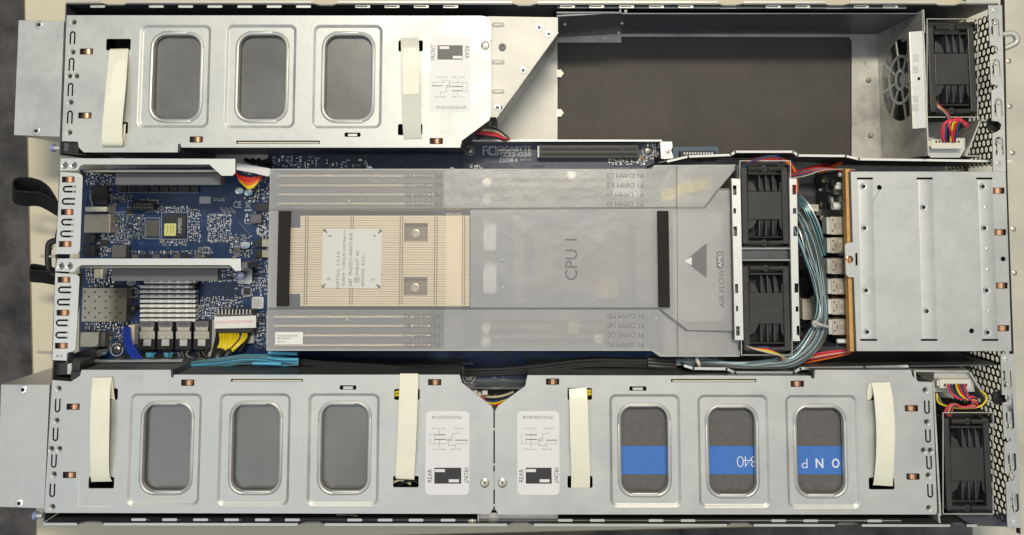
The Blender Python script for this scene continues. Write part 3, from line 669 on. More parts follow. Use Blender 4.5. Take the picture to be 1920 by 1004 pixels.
# a few wires glimpsed through strap openings
def wires(name, label, cat, specs, x, y, group=None, h=-60):
    t = thing(name, label, cat, x, y, h, group)
    for pts, r, m_ in specs: MB(m_).tube([P(*p) for p in pts], r, seg=7, res=5).build('wire', t)
    return t
wires('power_cable', 'yellow wires peeping out beside the second strap of the lower left cage', 'cable',
      [([(735, 741, -6), (745, 735, -4), (760, 738, -8)], 1.1, 'wire_yellow'), ([(735, 745, -7), (746, 741, -5), (760, 744, -9)], 1.1, 'wire_yellow'), ([(738, 905, -6), (752, 900, -5), (770, 908, -7)], 1.1, 'wire_cream'), ([(745, 912, -6), (770, 900, -5), (790, 908, -7)], 1.6, 'wire_black')], 745, 738)
wires('power_cable', 'yellow wires in the opening beside the first strap of the lower right cage', 'cable',
      [([(1098, 735, -5), (1106, 733, -4), (1113, 738, -7)], 1.3, 'wire_yellow'), ([(1096, 742, -6), (1106, 739, -5), (1115, 744, -8)], 1.3, 'wire_yellow'), ([(1098, 748, -6), (1108, 744, -5), (1114, 750, -8)], 1.2, 'wire_black')], 1105, 740)

# ------------------------------------------------------------------ motherboard
PH = -80
mb = thing('motherboard', 'blue server motherboard crowded with chips and connectors', 'circuit board', 620, 490, -82)
bd = MB('pcb'); bd.poly([(150, 318), (500, 312), (505, 275), (1243, 275), (1243, 712), (148, 706)], PH, 1.6); bdo = bd.build('board', mb)
bl = MB('pcb_lit'); bl.poly([(866, 266), (1243, 266), (1243, 330), (866, 330)], PH + 2.6, 1.4, mat='pcb_lit'); bl.build('board_edge_area', mb)  # part of the same board, coloured paler because it is lit
trc = MB('pcb_trace')
def seg_line(m_, pts, w, h, mt=None):
    for i in range(len(pts) - 1):
        a, b = P(*pts[i], h), P(*pts[i + 1], h); d = (b - a)
        if d.length < 1e-6: continue
        n = Vector((-d.y, d.x, 0)).normalized() * w * .00045 / 2
        m_.add([a + n, b + n, b - n, a - n], [[0, 1, 2, 3]], mt)
def traces(x0, y0, x1, y1, n, h, mt='pcb_trace', w=.8):
    for _ in range(n):
        x, y = random.uniform(x0, x1), random.uniform(y0, y1); L = random.uniform(12, 60); k = random.randint(2, 6); dirx = random.choice((1, -1))
        s = random.choice((1, -1)); L2 = random.uniform(6, 18)
        for j in range(k):
            o = j * 2.3
            if random.random() < .6: pts = [(x, y + o), (x + dirx * L, y + o), (x + dirx * (L + L2), y + o + s * L2)]
            else: pts = [(x + o, y), (x + o, y + s * L), (x + o + dirx * L2, y + s * (L + L2))]
            if all(x0 < p[0] < x1 and y0 < p[1] < y1 for p in pts): seg_line(trc, pts, w, h, mt)
traces(155, 325, 503, 690, 110, PH + .06); traces(868, 300, 1235, 330, 26, PH + 2.7, 'silk_dim', .5); traces(505, 280, 866, 322, 40, PH + .06, 'silk_dim', .4)
for k in range(5): seg_line(trc, [(870, 306 + k * 2.2), (905, 306 + k * 2.2), (915, 296 + k * 2.2), (950, 296 + k * 2.2), (965, 306 + k * 2.2), (1150, 306 + k * 2.2)], .6, PH + 2.7, 'silk_dim')
for k in range(12): seg_line(trc, [(870, 712 + k * 1.6), (985, 712 + k * 1.6)], .6, PH + .1, 'pcb_trace')
trc.build('traces', mb)

slk = MB('silk', 'silk_dim')
def srect(x0, y0, x1, y1, w=.8, h=PH + .1, mt='silk'): seg_line(slk, [(x0, y0), (x1, y0), (x1, y1), (x0, y1), (x0, y0)], w, h, mt)
slk.box(374, 369, 395, 382, PH + .12, .05); slk.text('2OZ', 411, 374.5, 22, 5.5, PH + .12, 0, bold=.01)
slk.text('CE', 445, 384, 15, 13, PH + .12, 0, bold=.01)
for p_ in ([(460, 378), (470, 391)], [(470, 378), (460, 391)], [(460, 380), (470, 380)], [(461, 380), (463, 389)], [(469, 380), (467, 389)], [(463, 389), (467, 389)]): seg_line(slk, p_, 1.0, PH + .12)
slk.box(458, 393, 472, 396, PH + .12, .05)
for k in range(3): seg_line(slk, [(413 + k * 9, 389), (423 + k * 9, 400)], 5.5, PH + .12, 'silk_dim')
for k in range(3): seg_line(slk, [(447 + k * 4, 415 + k * 5), (462 + k * 4, 432 + k * 5)], .6, PH + .12, 'silk_dim')
slk.plate(circ(491, 433, 10, PH, 28), PH + .15, .05, [circ(491, 433, 5.5, PH, 28)])
slk.text('FC', 918, 283, 26, 18, PH + 2.9, 0); slk.plate(circ(922, 283, 9, PH + 2.9, 24), PH + 2.85, .05, [circ(922, 283, 7.6, PH + 2.9, 24)])
slk.text('GIGABYTE', 964, 279, 64, 9.5, PH + 2.9, 0, bold=.012); slk.text('MZ22-G20', 964, 290, 64, 7.5, PH + 2.9, 0, bold=.012)
slk.text('DDR4', 954, 301, 33, 7.5, PH + 2.9, 0, bold=.012); slk.text('REV 1.0', 986, 300, 20, 3, PH + 2.9, 0)
slk.text('PCB MADE IN TAIWAN', 856, 682, 62, 4.5, PH + .12, 0)
slk.text('63', 926, 707, 8, 6, PH + .12, 90); slk.text('R63', 945, 712, 12, 4, PH + .12, 0)
for i in range(5): a = i * 2 * pi / 5; slk.text('88', 936 + 7 * cos(a), 707 + 5 * sin(a), 5, 3, PH + .12, 0, 'silk_dim')
for (x0, y0, x1, y1) in ((303, 399, 352, 449), (272, 409, 300, 448), (392, 402, 432, 452), (440, 462, 466, 480), (455, 537, 470, 556), (205, 374, 240, 398), (212, 402, 232, 432), (218, 436, 240, 452), (372, 465, 392, 482), (460, 404, 478, 420),
        (376, 560, 392, 574), (1135, 283, 1200, 296), (395, 577, 410, 600), (478, 590, 500, 615), (482, 620, 500, 645)): srect(x0, y0, x1, y1)
for i in range(8): srect(222 + i * 19, 349, 238 + i * 19, 362, .7)
for i in range(34): slk.text(random.choice(('R12', 'C48', 'U9', 'Q31', 'C7', 'R205')), random.uniform(215, 495), random.choice((366, 393, 456, 461, 474, 560, 572, 540, 612)) + random.uniform(-3, 3), 7, 2.6, PH + .1, random.choice((0, 90)), 'silk_dim')
slk.build('silkscreen', mb)

OCC = []
def free(x0, y0, x1, y1):
    for a in OCC:
        if x0 < a[2] and x1 > a[0] and y0 < a[3] and y1 > a[1]: return False
    return True
def comp(name, x0, y0, x1, y1, h=3, mt='chip', bev=.15, base=PH, **kw):
    m_ = MB(mt); m_.box(x0, y0, x1, y1, base + h, h - .05, r=kw.get('r', 0)); OCC.append((x0 - 1, y0 - 1, x1 + 1, y1 + 1)); return m_.build(name, mb, bev=bev)
def legs(chip_o, x0, y0, x1, y1, sides='lrtb', n=8, base=PH):
    l = MB('solder')
    for s_ in sides:
        for i in range(n):
            u = (i + .5) / n
            if s_ in 'tb': xx = x0 + u * (x1 - x0); yy = y0 - 1.6 if s_ == 't' else y1 + 1.6; l.box(xx - .45, yy - 1.5, xx + .45, yy + 1.5, base + .5, .4)
            else: yy = y0 + u * (y1 - y0); xx = x0 - 1.6 if s_ == 'l' else x1 + 1.6; l.box(xx - 1.5, yy - .45, xx + 1.5, yy + .45, base + .5, .4)
    l.build('pins', chip_o)
c_ = comp('chip', 307, 403, 348, 445, 2.2, 'chip'); OCC.append((303, 399, 352, 449))
MB('yellow_sticker').plate(rr(319, 431, 22, 23, 2, PH + 2.3, 4), PH + 2.32, .08).build('sticker', c_)
t_ = MB('silk', 'ink_grey'); t_.text('ASPEED', 337, 424, 29, 6.5, PH + 2.35, 90, bold=.012); t_.text('1940', 314, 430, 15, 3, PH + 2.45, 90, 'ink_grey'); t_.text('A2 GF', 320, 430, 15, 3, PH + 2.45, 90, 'ink_grey'); t_.text('TAN', 325, 430, 15, 3, PH + 2.45, 90, 'ink_grey'); t_.build('printing', c_)
c_ = comp('chip', 275, 413, 297, 444, 1.4, 'chip_grey'); legs(c_, 275, 413, 297, 444, 'lr', 14)
c_ = comp('chip', 457, 541, 469, 553, 1.4); legs(c_, 457, 541, 469, 553, 'lrtb', 6)
for q_ in ((439, 465, 450, 475), (204, 387, 217, 397), (237, 391, 248, 401), (190, 450, 202, 462), (241, 421, 248, 429), (406, 411, 413, 418), (396, 569, 404, 577), (484, 512, 493, 520), (425, 518, 434, 525), (430, 605, 440, 612), (213, 374, 219, 382)):
    c_ = comp('chip', *q_, 1.2, random.choice(('chip', 'chip_grey'))); legs(c_, *q_, 'tb', 5)
for x in (222, 242, 263, 283, 300, 318, 340, 357): comp('inductor', x, 350, x + 15, 360, 3, 'chip', .3)
for x in (247, 286, 325, 364): comp('chip', x, 477, x + 13, 486, 2, 'chip_grey')
for x in (268, 305, 345, 384): comp('inductor', x, 478, x + 10, 486, 2, 'chip')
comp('port_shell', 157, 402, 201, 437, 13, 'can_metal', .4); comp('port_tail', 201.5, 402, 207, 437, 11, 'conn_tan')
comp('port_shell', 150, 623, 185, 651, 13, 'can_metal', .4); comp('port_tail', 186, 624, 197, 650, 10, 'chip_grey')
comp('flat_connector', 160, 388, 200, 397, 5, 'white_plastic'); 
p_ = comp('pin_header', 246, 379, 288, 394, 8, 'black_plastic'); g_ = MB('solder')
for i in range(7):
    for j in range(2): g_.box(251 + i * 5, 383 + j * 5.5, 252.6 + i * 5, 384.6 + j * 5.5, PH + 8.6, .6)
g_.build('pins', p_)
comp('card_connector', 210, 460, 236, 483, 5, 'slot_grey'); comp('card_connector', 237, 461, 243, 483, 3, 'chip')
comp('pin_header', 478, 382, 506, 396, 6, 'black_plastic'); comp('battery_holder', 468, 402, 490, 419, 6, 'slot_grey', .8)
comp('inductor', 478, 449, 490, 463, 5, 'chip'); comp('inductor', 491, 449, 506, 463, 7, 'conn_tan'); comp('inductor', 478, 469, 490, 483, 5, 'chip'); comp('inductor', 491, 469, 506, 483, 7, 'conn_tan')
comp('fan_header', 176, 505, 186, 522, 7, 'wire_cream'); comp('fan_header', 187, 505, 193, 523, 8, 'white_plastic')
comp('fan_header', 160, 440, 178, 455, 7, 'black_plastic'); comp('fan_header', 155, 460, 178, 480, 7, 'black_plastic'); comp('chip_socket', 172, 350, 200, 384, 6, 'black_plastic')
comp('cable_connector', 240, 610, 252, 647, 8, 'white_plastic')
g_ = MB('solder'); 
for i in range(13): g_.box(253, 612 + i * 2.7, 258, 613 + i * 2.7, PH + 1, .8)
g_.build('connector_pins', mb)
comp('board_sticker', 472, 557, 494, 579, .3, 'sticker', r=3); 
t_ = MB('ink_grey'); [t_.text('SN2024', 483, 562 + 4 * k, 16, 2.4, PH + .4, 2) for k in range(4)]; t_.build('sticker_printing', mb)
def ecap(x, y, r=6, hgt=7, m2='cap_blue'):
    c = MB('solder', m2); k = mpp(x, y, PH) * 1000; R = r * k; c.lathe(x, y, PH, [(R, 0), (R, hgt * .8), (R * .93, hgt), (R * .8, hgt + .1)], 'solder')
    c.lathe(x, y, PH + hgt, [(R * .82, .15), (R * .1, .2)], 'solder'); ww = P(x, y, PH + hgt)
    c.add([ww + Vector((cos(a) * R / 1000 * .8, sin(a) * R / 1000 * .8, .0003)) for a in [pi + pi * i / 8 for i in range(9)]], [list(range(9))], m2)
    OCC.append((x - r, y - r, x + r, y + r)); return c.build('capacitor', mb)
ecap(451, 358, 6.5); ecap(468, 361, 6.5); ecap(463, 460, 7, 9); ecap(250, 530, 6); ecap(195, 660, 7, 9); ecap(694, 316, 5, 5); ecap(848, 318, 5, 5); ecap(630, 687, 5, 4)
# SFP cage
sf = MB('can_metal', 'dark'); sf.box(154, 541, 237, 603, PH + 14, 13.9); OCC.append((154, 541, 237, 603))
for j, y in enumerate((548, 556.5, 565, 578.5, 587, 595.5)):
    for i in range(4): 
        x = (159 if j in (0, 2, 3, 5) else 167) + i * 19.5 + (0); sf.plate(circ(x, y, 1.8, PH + 14, 10), PH + 14.05, .03, mat='dark')
sf.build('transceiver_cage', mb, bev=.3)
# SMD scatter
SM = []
def scatter(x0, y0, x1, y1, n, tries=6, base=PH, dens=1.0):
    for _ in range(int(n)):
        for _t in range(tries):
            w = random.choice((3.4, 4.2, 5.2, 6.5)); b = random.choice((2.2, 2.6, 3.2)); 
            if random.random() < .5: w, b = b, w
            x, y = random.uniform(x0, x1 - w), random.uniform(y0, y1 - b)
            if free(x, y, x + w, y + b):
                OCC.append((x - .7, y - .7, x + w + .7, y + b + .7)); SM.append((w * b + random.random() * .01, x, y, w, b, random.choices(('chip', 'smd_tan', 'solder', 'chip_grey', 'silk'), (5, 3, 4, 3, 2))[0], base)); break
for R_ in ((262, 372, 300, 400, 26), (204, 400, 232, 436, 50), (232, 402, 272, 450, 120), (299, 386, 356, 402, 70), (299, 447, 352, 462, 50), (350, 392, 378, 456, 90), (388, 402, 436, 456, 150), (200, 436, 240, 452, 40), (205, 452, 246, 476, 40),
           (180, 440, 205, 482, 50), (205, 362, 250, 380, 40), (160, 320, 215, 350, 60), (170, 350, 212, 386, 40), (240, 470, 400, 478, 46), (430, 440, 474, 484, 70), (452, 320, 506, 380, 60), (458, 398, 506, 420, 24), (372, 462, 396, 484, 26),
           (376, 556, 422, 600, 110), (350, 505, 445, 530, 90), (440, 500, 506, 560, 40), (476, 584, 506, 655, 60), (200, 603, 262, 652, 90), (158, 604, 240, 622, 60), (240, 505, 262, 560, 20), (160, 500, 215, 540, 60), (410, 560, 456, 580, 40), (480, 420, 506, 500, 30),
           (356, 570, 382, 600, 40), (430, 592, 476, 606, 24), (470, 515, 500, 540, 24)):
    scatter(*R_)
for R_ in ((510, 292, 600, 316, 34), (610, 298, 700, 316, 16), (1140, 296, 1215, 310, 40), (880, 308, 905, 318, 16), (1210, 268, 1236, 300, 12), (540, 676, 600, 694, 16)): scatter(*R_[:4], R_[4], base=PH + (2.6 if R_[0] > 870 else 0))
SM.sort(reverse=True); rest = MB('chip', 'smd_tan', 'solder', 'chip_grey', 'silk')
for i, (a, x, y, w, b, mt, base) in enumerate(SM):
    t_ = MB(mt) if i < 96 else rest; hh = 1.1 if mt != 'silk' else .15
    t_.box(x, y, x + w, y + b, base + hh, hh, mt)
    if mt != 'silk' and mt != 'solder':
        if w > b: t_.box(x - .35, y - .05, x + w * .22, y + b + .05, base + hh + .05, hh, 'solder'); t_.box(x + w * .78, y - .05, x + w + .35, y + b + .05, base + hh + .05, hh, 'solder')
        else: t_.box(x - .05, y - .35, x + w + .05, y + b * .22, base + hh + .05, hh, 'solder'); t_.box(x - .05, y + b * .78, x + w + .05, y + b + .35, base + hh + .05, hh, 'solder')
    if i < 96: t_.build('resistor', mb)
tag(rest.build('small_components', mb), None, kind='stuff')
# long expansion slot on the upper strip
ps = MB('black_plastic', 'slot_grey', 'white_plastic'); ps.box(1011, 273, 1197, 296, PH + 12, 10); ps.box(1008, 274, 1012, 295, PH + 11, 9, 'pure_white')
ps.box(1014, 278.5, 1166, 282.5, PH + 12.3, .4, 'dark'); ps.box(1014, 287.5, 1194, 292, PH + 12.3, .4, 'dark'); ps.box(1170, 278.5, 1194, 281.5, PH + 12.3, .4, 'dark')
ps.box(1011, 285, 1197, 285.8, PH + 12.4, .4, 'chip_grey'); ps.box(1011, 273, 1197, 273.8, PH + 12.4, .4, 'chip_grey')
for i in range(62): ps.box(1015 + i * 2.92, 282, 1015.9 + i * 2.92, 283.4, PH + 12.4, .4, 'chip'); ps.box(1015 + i * 2.92, 297, 1016.2 + i * 2.92, 299.5, PH + 3.5, .6, 'silk_dim')
ps.build('expansion_slot', mb)
def bscrew(x, y, r=5, base=PH + 2.6, ring=True, mt='brass_screw'):
    s_ = MB(mt, 'galv_dark', 'silk'); k = mpp(x, y, base) * 1000; R = r * k
    if ring: s_.plate(circ(x, y, r * 1.75, base, 24), base + .2, .1, [circ(x, y, r * 1.5, base, 24)], mat='silk')
    s_.lathe(x, y, base, [(R * 1.1, .2), (R, 1.2), (R * .6, 1.8), (R * .1, 1.9)], mt); s_.box(x - r * .6, y - .7, x + r * .6, y + .7, base + 2.0, .1, 'galv_dark'); s_.box(x - .7, y - r * .6, x + .7, y + r * .6, base + 2.05, .1, 'galv_dark')
    s_.build('screw', mb)
bscrew(1215, 283, 6.5); bscrew(881, 283, 5); bscrew(219, 656, 7, PH); bscrew(879, 707, 7, PH, mt='galv_old')
comp('chip', 1199, 291, 1207, 299, 1.5, 'smd_tan', base=PH + 2.6)
rbk = MB('bright_metal'); rbk.poly([(1238, 266), (1260, 266), (1261, 276), (1258, 282), (1262, 293), (1262, 300), (1240, 303)], -62, 1); rbk.lathe(1252, 284, -62, [(2.2, 0), (2.2, .5), (1.2, .8)], 'galv_old'); rbk.build('board_bracket', ch)
sb = thing('side_board', 'small teal circuit board with a black pin header at the edge of the bay', 'circuit board', 1305, 285, -84)
MB('pcb_teal').poly([(1262, 276), (1346, 275), (1350, 300), (1262, 310)], -70, 1.6).build('board', sb)
k_ = MB('black_plastic', 'dark'); k_.box(1276, 283, 1343, 302, -62, 8)
for i in range(11): k_.box(1282 + i * 5.2, 286, 1285 + i * 5.2, 290, -61.8, .2, 'solder')
k_.build('pin_header', sb, bev=.2)

# silver finned heatsink on the board
hs = thing('heatsink', 'small silver finned heatsink with two black push pins on the board', 'heatsink', 316, 563, PH)
f_ = MB('heatsink', 'slot_grey'); f_.box(268, 529, 364, 600, PH + 3, 3, 'slot_grey')
for j in range(9):
    y = 526.5 + j * 9.0; f_.box(262 if j else 270, y, 366, y + 5.4, PH + 11, 8)
    for i in range(6): f_.box(271 + i * 16.2, y + 1.4, 280 + i * 16.2, y + 4.0, PH + 12.6, 1.6, 'pure_white')
f_.build('fin_block', hs, bev=.3)
for x, y, r in ((369, 535, 7.5), (259, 577, 6)):
    k_ = MB('black_plastic'); k_.lathe(x, y, PH, [(r * .45, 0), (r * .45, 9), (r * .40, 12), (r * .2, 12.4)]); k_.build('push_pin', hs)

# ------------------------------------------------------------------ riser brackets
def riser(label, strip, plate_, screws, clips, slots, board, bar, pin, nm='riser_bracket'):
    t = thing(nm, label, 'bracket', 130, 400)
    s_ = MB('bright_metal', 'galv_dark', 'dark'); s_.poly(strip, 0, 1.2, [[(x + 4.2 * cos(i * pi / 6), y + 4.2 * sin(i * pi / 6)) for i in range(12)] for x, y in screws]); s_.build('arm', t, bev=.3)
    k_ = MB('galv', 'brass_screw', 'dark')
    for x, y in screws: k_.loft([up(circ(x, y, 7, 0, 20), .05), up(circ(x, y, 6, 0, 20), .5), up(circ(x, y, 4, 0, 20), .2), up(circ(x, y, 3.3, 0, 20), -1)], 'edge_metal'); k_.lathe(x, y, -1.2, [(1.8, 0), (.6, .3)], 'galv_dark')
    k_.build('screw', t)
    p_ = MB('bright_metal'); H = [W([(x - 12, y - 5.5), (x + 12, y - 5.5), (x + 12, y + 5.5), (x - 12, y + 5.5)], 0) for x, y in clips] + [uslot(x, y, 13, 25, 3.4, 0, -90) for x, y in slots]
    p_.plate(W(plate_, 0), -.6, 1.0, H); po = p_.build('slot_cover', t, bev=.35)
    kk = MB('dark'); kk.poly([(plate_[0][0] + 4, plate_[0][1] + 6), (plate_[1][0] - 6, plate_[1][1] + 6), (plate_[-3][0] - 6, plate_[-3][1] - 8), (plate_[-1][0] + 5, plate_[-1][1] - 3)], -8, 1); kk.build('recess_shade', t)  # near-black plate paints the shade behind the cover's openings
    for x, y in clips:
        k = MB('copper'); sec = []
        for dx, z_ in ((-11, -3), (-8, -1.4), (-4, -.4), (0, -.1), (4, -.4), (8, -1.4), (11, -3)):
            a, b = P(x + dx * .8 + 1, y - 4.8, 0), P(x + dx * .8 + 1, y + 4.8, 0); sec.append([Vector((a.x, a.y, Z(z_))), Vector((b.x, b.y, Z(z_)))])
        k.loft(sec, 'copper', True, False); k.build('contact_clip', t)
    MB('galv_dark').wall([(plate_[1][0] + 4, plate_[1][1]), (plate_[-3][0] + 1, plate_[-3][1] + 4)], -1, -9, 1.2, px_h=-1).build('cover_flange', t)
    x0, y0, x1, y1 = board; MB('cream', 'pcb').box(x0, y0, x1, y1, -14, .5).build('riser_board_edge', t)
    MB('pcb_black').wall([(x0, (y0 + y1) / 2), (x1, (y0 + y1) / 2)], -14.6, -70, 1.4, px_h=-14).build('riser_board', t)
    x0, y0, x1, y1 = bar; MB('slot_grey').box(x0, y0, x1, y1, -24, 9).build('expansion_slot', t, bev=.4)
    if pin:
        c = MB('galv_old'); a, b = P(pin[0], pin[1], -20), P(pin[2], pin[3], -20); c.tube([a, a + (b - a) * .3, b], 1.1, seg=8, curve=False); c.build('latch_pin', t)
    return t
R1 = riser('upper pale riser bracket with long arm and curved hook above a grey slot', [(113, 297), (441, 298), (441, 325), (436, 330), (415, 330), (392, 309), (156, 309), (150, 312), (146, 320), (112, 321)],
      [(112, 322), (146, 325), (152, 328), (154, 334), (149, 470), (145, 477), (103, 477), (104, 462), (108, 400)], [(121, 310), (138, 310)], [(127, 337), (125, 398), (121, 458)], [(129, 355), (127, 378), (126, 417), (124, 439)],
      (156, 319, 412, 323), (216, 325, 414, 347), (77, 480, 106, 482))
R2 = riser('lower pale riser bracket with straight arm and short hook over the silver heatsink', [(107, 485), (451, 485), (452, 508), (441, 509), (431, 498), (152, 498), (146, 502), (140, 511), (103, 509)],
      [(103, 512), (141, 515), (147, 518), (148, 524), (141, 655), (136, 660), (125, 662), (124, 677), (97, 676), (99, 640)], [(114, 499), (130, 499)], [(119, 525), (117, 587), (114, 649)], [(120, 544), (118, 567), (116, 606), (115, 629)],
      (150, 500, 433, 503), (209, 504, 408, 527), (70, 660, 98, 662))
t_ = MB('ink_grey'); t_.text('R-3', 111, 668, 11, 4, .1, 0); t_.build('stamped_word', R2)
# thumb screw bracket
pb = thing('thumb_screw', 'blue thumb screw on a small silver plate beside the lower riser arm', 'screw', 458, 517, -78)
MB('galv').plate(rr(459, 518, 27, 29, 5, -70, 5), -70, 1.2).build('base_plate', pb, bev=.3)
MB('slot_grey').box(452, 492, 464, 504, -40, 30).build('support_block', pb, bev=.5)
k_ = MB('lilac', 'bright_metal'); k_.lathe(455, 517, -69.5, [(2.6, 0), (2.6, 8)], 'bright_metal'); k_.lathe(450, 517, -52, [(3.9, -8), (3.9, 0), (3.4, 1), (1.8, 1.2)], 'lilac'); k_.lathe(450, 517, -51, [(1.7, .1), (1.0, .8)], 'bright_metal'); k_.build('knob', pb)

# ------------------------------------------------------------------ frosted air shroud
SHH = -9
sd = thing('air_shroud', 'frosted translucent plastic air duct covering the processors and memory', 'air duct', 945, 490, -60)
f_ = MB('frosted')
def quadstrip(rows):   # rows: list of (list of (x,y,h))
    loops = [[P(*p) for p in r] for r in rows]
    n = len(loops[0]); vs = [p for l in loops for p in l]; fs = []
    for a in range(len(loops) - 1):
        for i in range(n - 1): fs.append([a * n + i, a * n + i + 1, (a + 1) * n + i + 1, (a + 1) * n + i])
    f_.add(vs, fs)
HL, HH = -10, -8
film = f_; f_ = MB('film_contact'); quadstrip([[(507, 318, HL), (832, 318, HL)], [(506, 392, HL), (832, 390.5, HL)]]); f_.build('memory_film', sd); f_ = MB('film_contact'); quadstrip([[(502, 581, HL), (832, 581, HL)], [(500, 657, HL), (832, 657, HL)]]); f_.build('memory_film', sd); f_ = film
quadstrip([[(506, 392, HL), (832, 390.5, HL)], [(506, 396, HH), (832, 394.5, HH)]])
quadstrip([[(832, 318, HL), (1222, 318, HL), (1228, 311, HL), (1385, 310, HL)], [(832, 390.5, HL), (1228, 388, HL), (1250, 388, HL), (1320, 388, HL)], [(832, 394.5, HH), (1228, 392, HH), (1250, 392, HH), (1322, 392, HH)]])
quadstrip([[(506, 396, HH), (541, 396, HH)], [(502, 577, HH), (541, 577, HH)]]); quadstrip([[(882, 394, HH), (1228, 392, HH)], [(882, 577, HH), (1235, 577, HH)]])
film = f_; f_ = MB('film_window'); quadstrip([[(541, 396, HH), (882, 394, HH)], [(541, 577, HH), (882, 577, HH)]]); f_.build('window_film', sd); f_ = film
quadstrip([[(1228, 392, HH), (1322, 392, HH)], [(1235, 577, HH), (1290, 619, HH)]])
quadstrip([[(1320, 388, HL), (1345, 354, HL), (1384, 352, HL), (1385, 310, HL)], [(1322, 392, HH), (1348, 358, HH), (1386, 356, HH), (1387, 312, HL)]])
quadstrip([[(1322, 392, HH), (1348, 358, HH), (1385, 356, HH)], [(1290, 619, HH), (1348, 620, HH), (1387, 621, HH)]])
quadstrip([[(502, 577, HH), (832, 577, HH)], [(502, 581, HL), (832, 581, HL)]])
quadstrip([[(832, 577, HH), (1235, 577, HH), (1250, 590, HH), (1288, 618, HH), (1387, 621, HH)], [(832, 581, HL), (1235, 581, HL), (1248, 594, HL), (1286, 622, HL), (1387, 625, HL)]])
quadstrip([[(832, 581, HL), (1235, 581, HL), (1248, 594, HL), (1286, 622, HL), (1387, 625, HL)], [(832, 657, HL), (1222, 657, HL), (1238, 668, HL), (1286, 668, HL), (1387, 668, HL)]])
f_.build('film', sd)
sk = MB('frosted'); sk.wall([(507, 318), (500, 657), (1222, 657), (1238, 668), (1387, 668)], HL - .3, -32, .8, px_h=HL); sk.wall([(507, 318), (1222, 318), (1228, 311), (1385, 310)], HL - .3, -32, .8, px_h=HL); sk.build('skirt', sd)
ln_ = MB('galv'); 
seg_line(ln_, [(1269, 311), (1271, 668)], 1.2, HH + .3, 'shroud_arrow'); seg_line(ln_, [(507, 318), (1222, 318), (1228, 311), (1385, 310)], 2.0, HL + .3, 'grey_plastic'); seg_line(ln_, [(500, 657), (1222, 657), (1238, 668), (1387, 668)], 2.0, HL + .3, 'grey_plastic'); ln_.build('seam', sd)
for x0, y0, x1, y1 in ((520, 396, 541, 574), (1235, 396, 1255, 576)): MB('foam').box(x0, y0, x1, y1, HH + 5, 4.8).build('foam_strip', sd, bev=.5)
pr = MB('shroud_print', 'shroud_arrow', 'sticker', 'ink_red')
pr.text('CPU 1', 1071, 487, 77, 23, HH + .2, 90); pr.text('AIR FLOW', 1353, 541, 72, 9.5, HH + .2, 90)
pr.poly([(1284, 490), (1325, 456), (1325, 522)], HH + .2, .05, mat='shroud_arrow'); pr.poly([(1283, 490), (1297, 482), (1297, 498)], HH + .4, .05, mat='sticker')
pr.plate(rr(1350, 488, 13, 31, 2, HH + .2, 4), HH + .2, .05, mat='shroud_arrow'); pr.text('AMD', 1350, 488, 27, 8, HH + .35, 90, 'sticker')
for grp, ys, xa, nm_ in ((0, (330, 348, 365, 383), 793, ('H0', 'G0', 'F0', 'E0')), (1, (593, 611, 629, 647), 791, ('A0', 'B0', 'C0', 'D0'))):
    for y, c_ in zip(ys, nm_):
        pr.text('P0 DIMM ' + c_, xa, y, 68, 9, HL + .2, 180, 'shroud_faint')
for ys, xa, nm_ in (((330, 348, 365, 383), 1172, ('L0', 'K0', 'J0', 'I0')), ((593, 611, 629, 647), 1173, ('M0', 'N0', 'O0', 'P0'))):
    for y, c_ in zip(ys, nm_): pr.text('P1 DIMM ' + c_, xa, y, 68, 9, HL + .2, 180, 'shroud_faint')
pr.build('lettering', sd)
dm = MB('grey_plastic')
for x, y in ((655, 377), (943, 488), (651, 600), (1233, 375), (1230, 598), (943, 540)): dm.lathe(x, y, HL if y < 380 or y > 590 else HH, [(1.3, .1), (1.3, .8), (.6, 1.2)], None, 10)
for x, y in ((937, 333), (936, 640), (1097, 333), (705, 333), (1357, 330)):
    hh = HL + .15; dm.plate(circ(x, y, 9, hh, 28), hh, .1, [circ(x, y, 8, hh, 28)])
dm.build('moulded_stud', sd)
sl = MB('pure_white').box(516, 623, 568, 646, HL + .5, .2).build('sticker', sd)
t_ = MB('ink_grey'); t_.text('PN:25HA0-235CSU-H0R', 539, 630, 38, 3, HL + .65); t_.text('MFD:20200228', 532, 635, 24, 3, HL + .65); t_.text('REV:T1.0', 528, 641, 15, 3, HL + .65); t_.build('printing', sl)

# processor heatsink just below the film
ht = thing('heatsink', 'large pale gold finned heatsink with a white instruction label under the air duct', 'heatsink', 710, 488, -70)
f_ = MB('fin_gold', 'fin_gap', 'galv_old'); HZ = -9.8
f_.plate(rr(727.5, 488.5, 305, 167, 0, HZ - 2.5), HZ - 2.5, 12, [rr(780, 436, 44, 32, 0, HZ - 2.5), rr(779, 537.5, 44, 31, 0, HZ - 2.5)], mat='fin_gap'); f_.box(541, 428, 575, 548, HZ - 3, 30, 'fin_gap')
cut = [(758, 420, 802, 452), (757, 522, 801, 553)]
y = 405.0
while y < 571:
    segs = [(563 if (y < 428 or y > 548) else 541, 880)]
    for c in cut:
        if c[1] - 2 < y < c[3]:
            segs = [(segs[0][0], c[0]), (c[2], 880)]
    for a, b in segs: f_.box(a, y, b, y + 3.7, HZ, 6)
    y += 4.6
f_.box(752 + 84, 405, 868, 572, HZ + .3, 1, 'fin_gold')
f_.build('fin_stack', ht)
g_ = MB('fin_hollow')
for x in (574, 659, 752, 817, 869): g_.box(x - 3, 406, x - 1.4, 571, HZ + .35, .5); g_.box(x + 1.4, 406, x + 3, 571, HZ + .35, .5)
g_.build('fin_clip', ht)
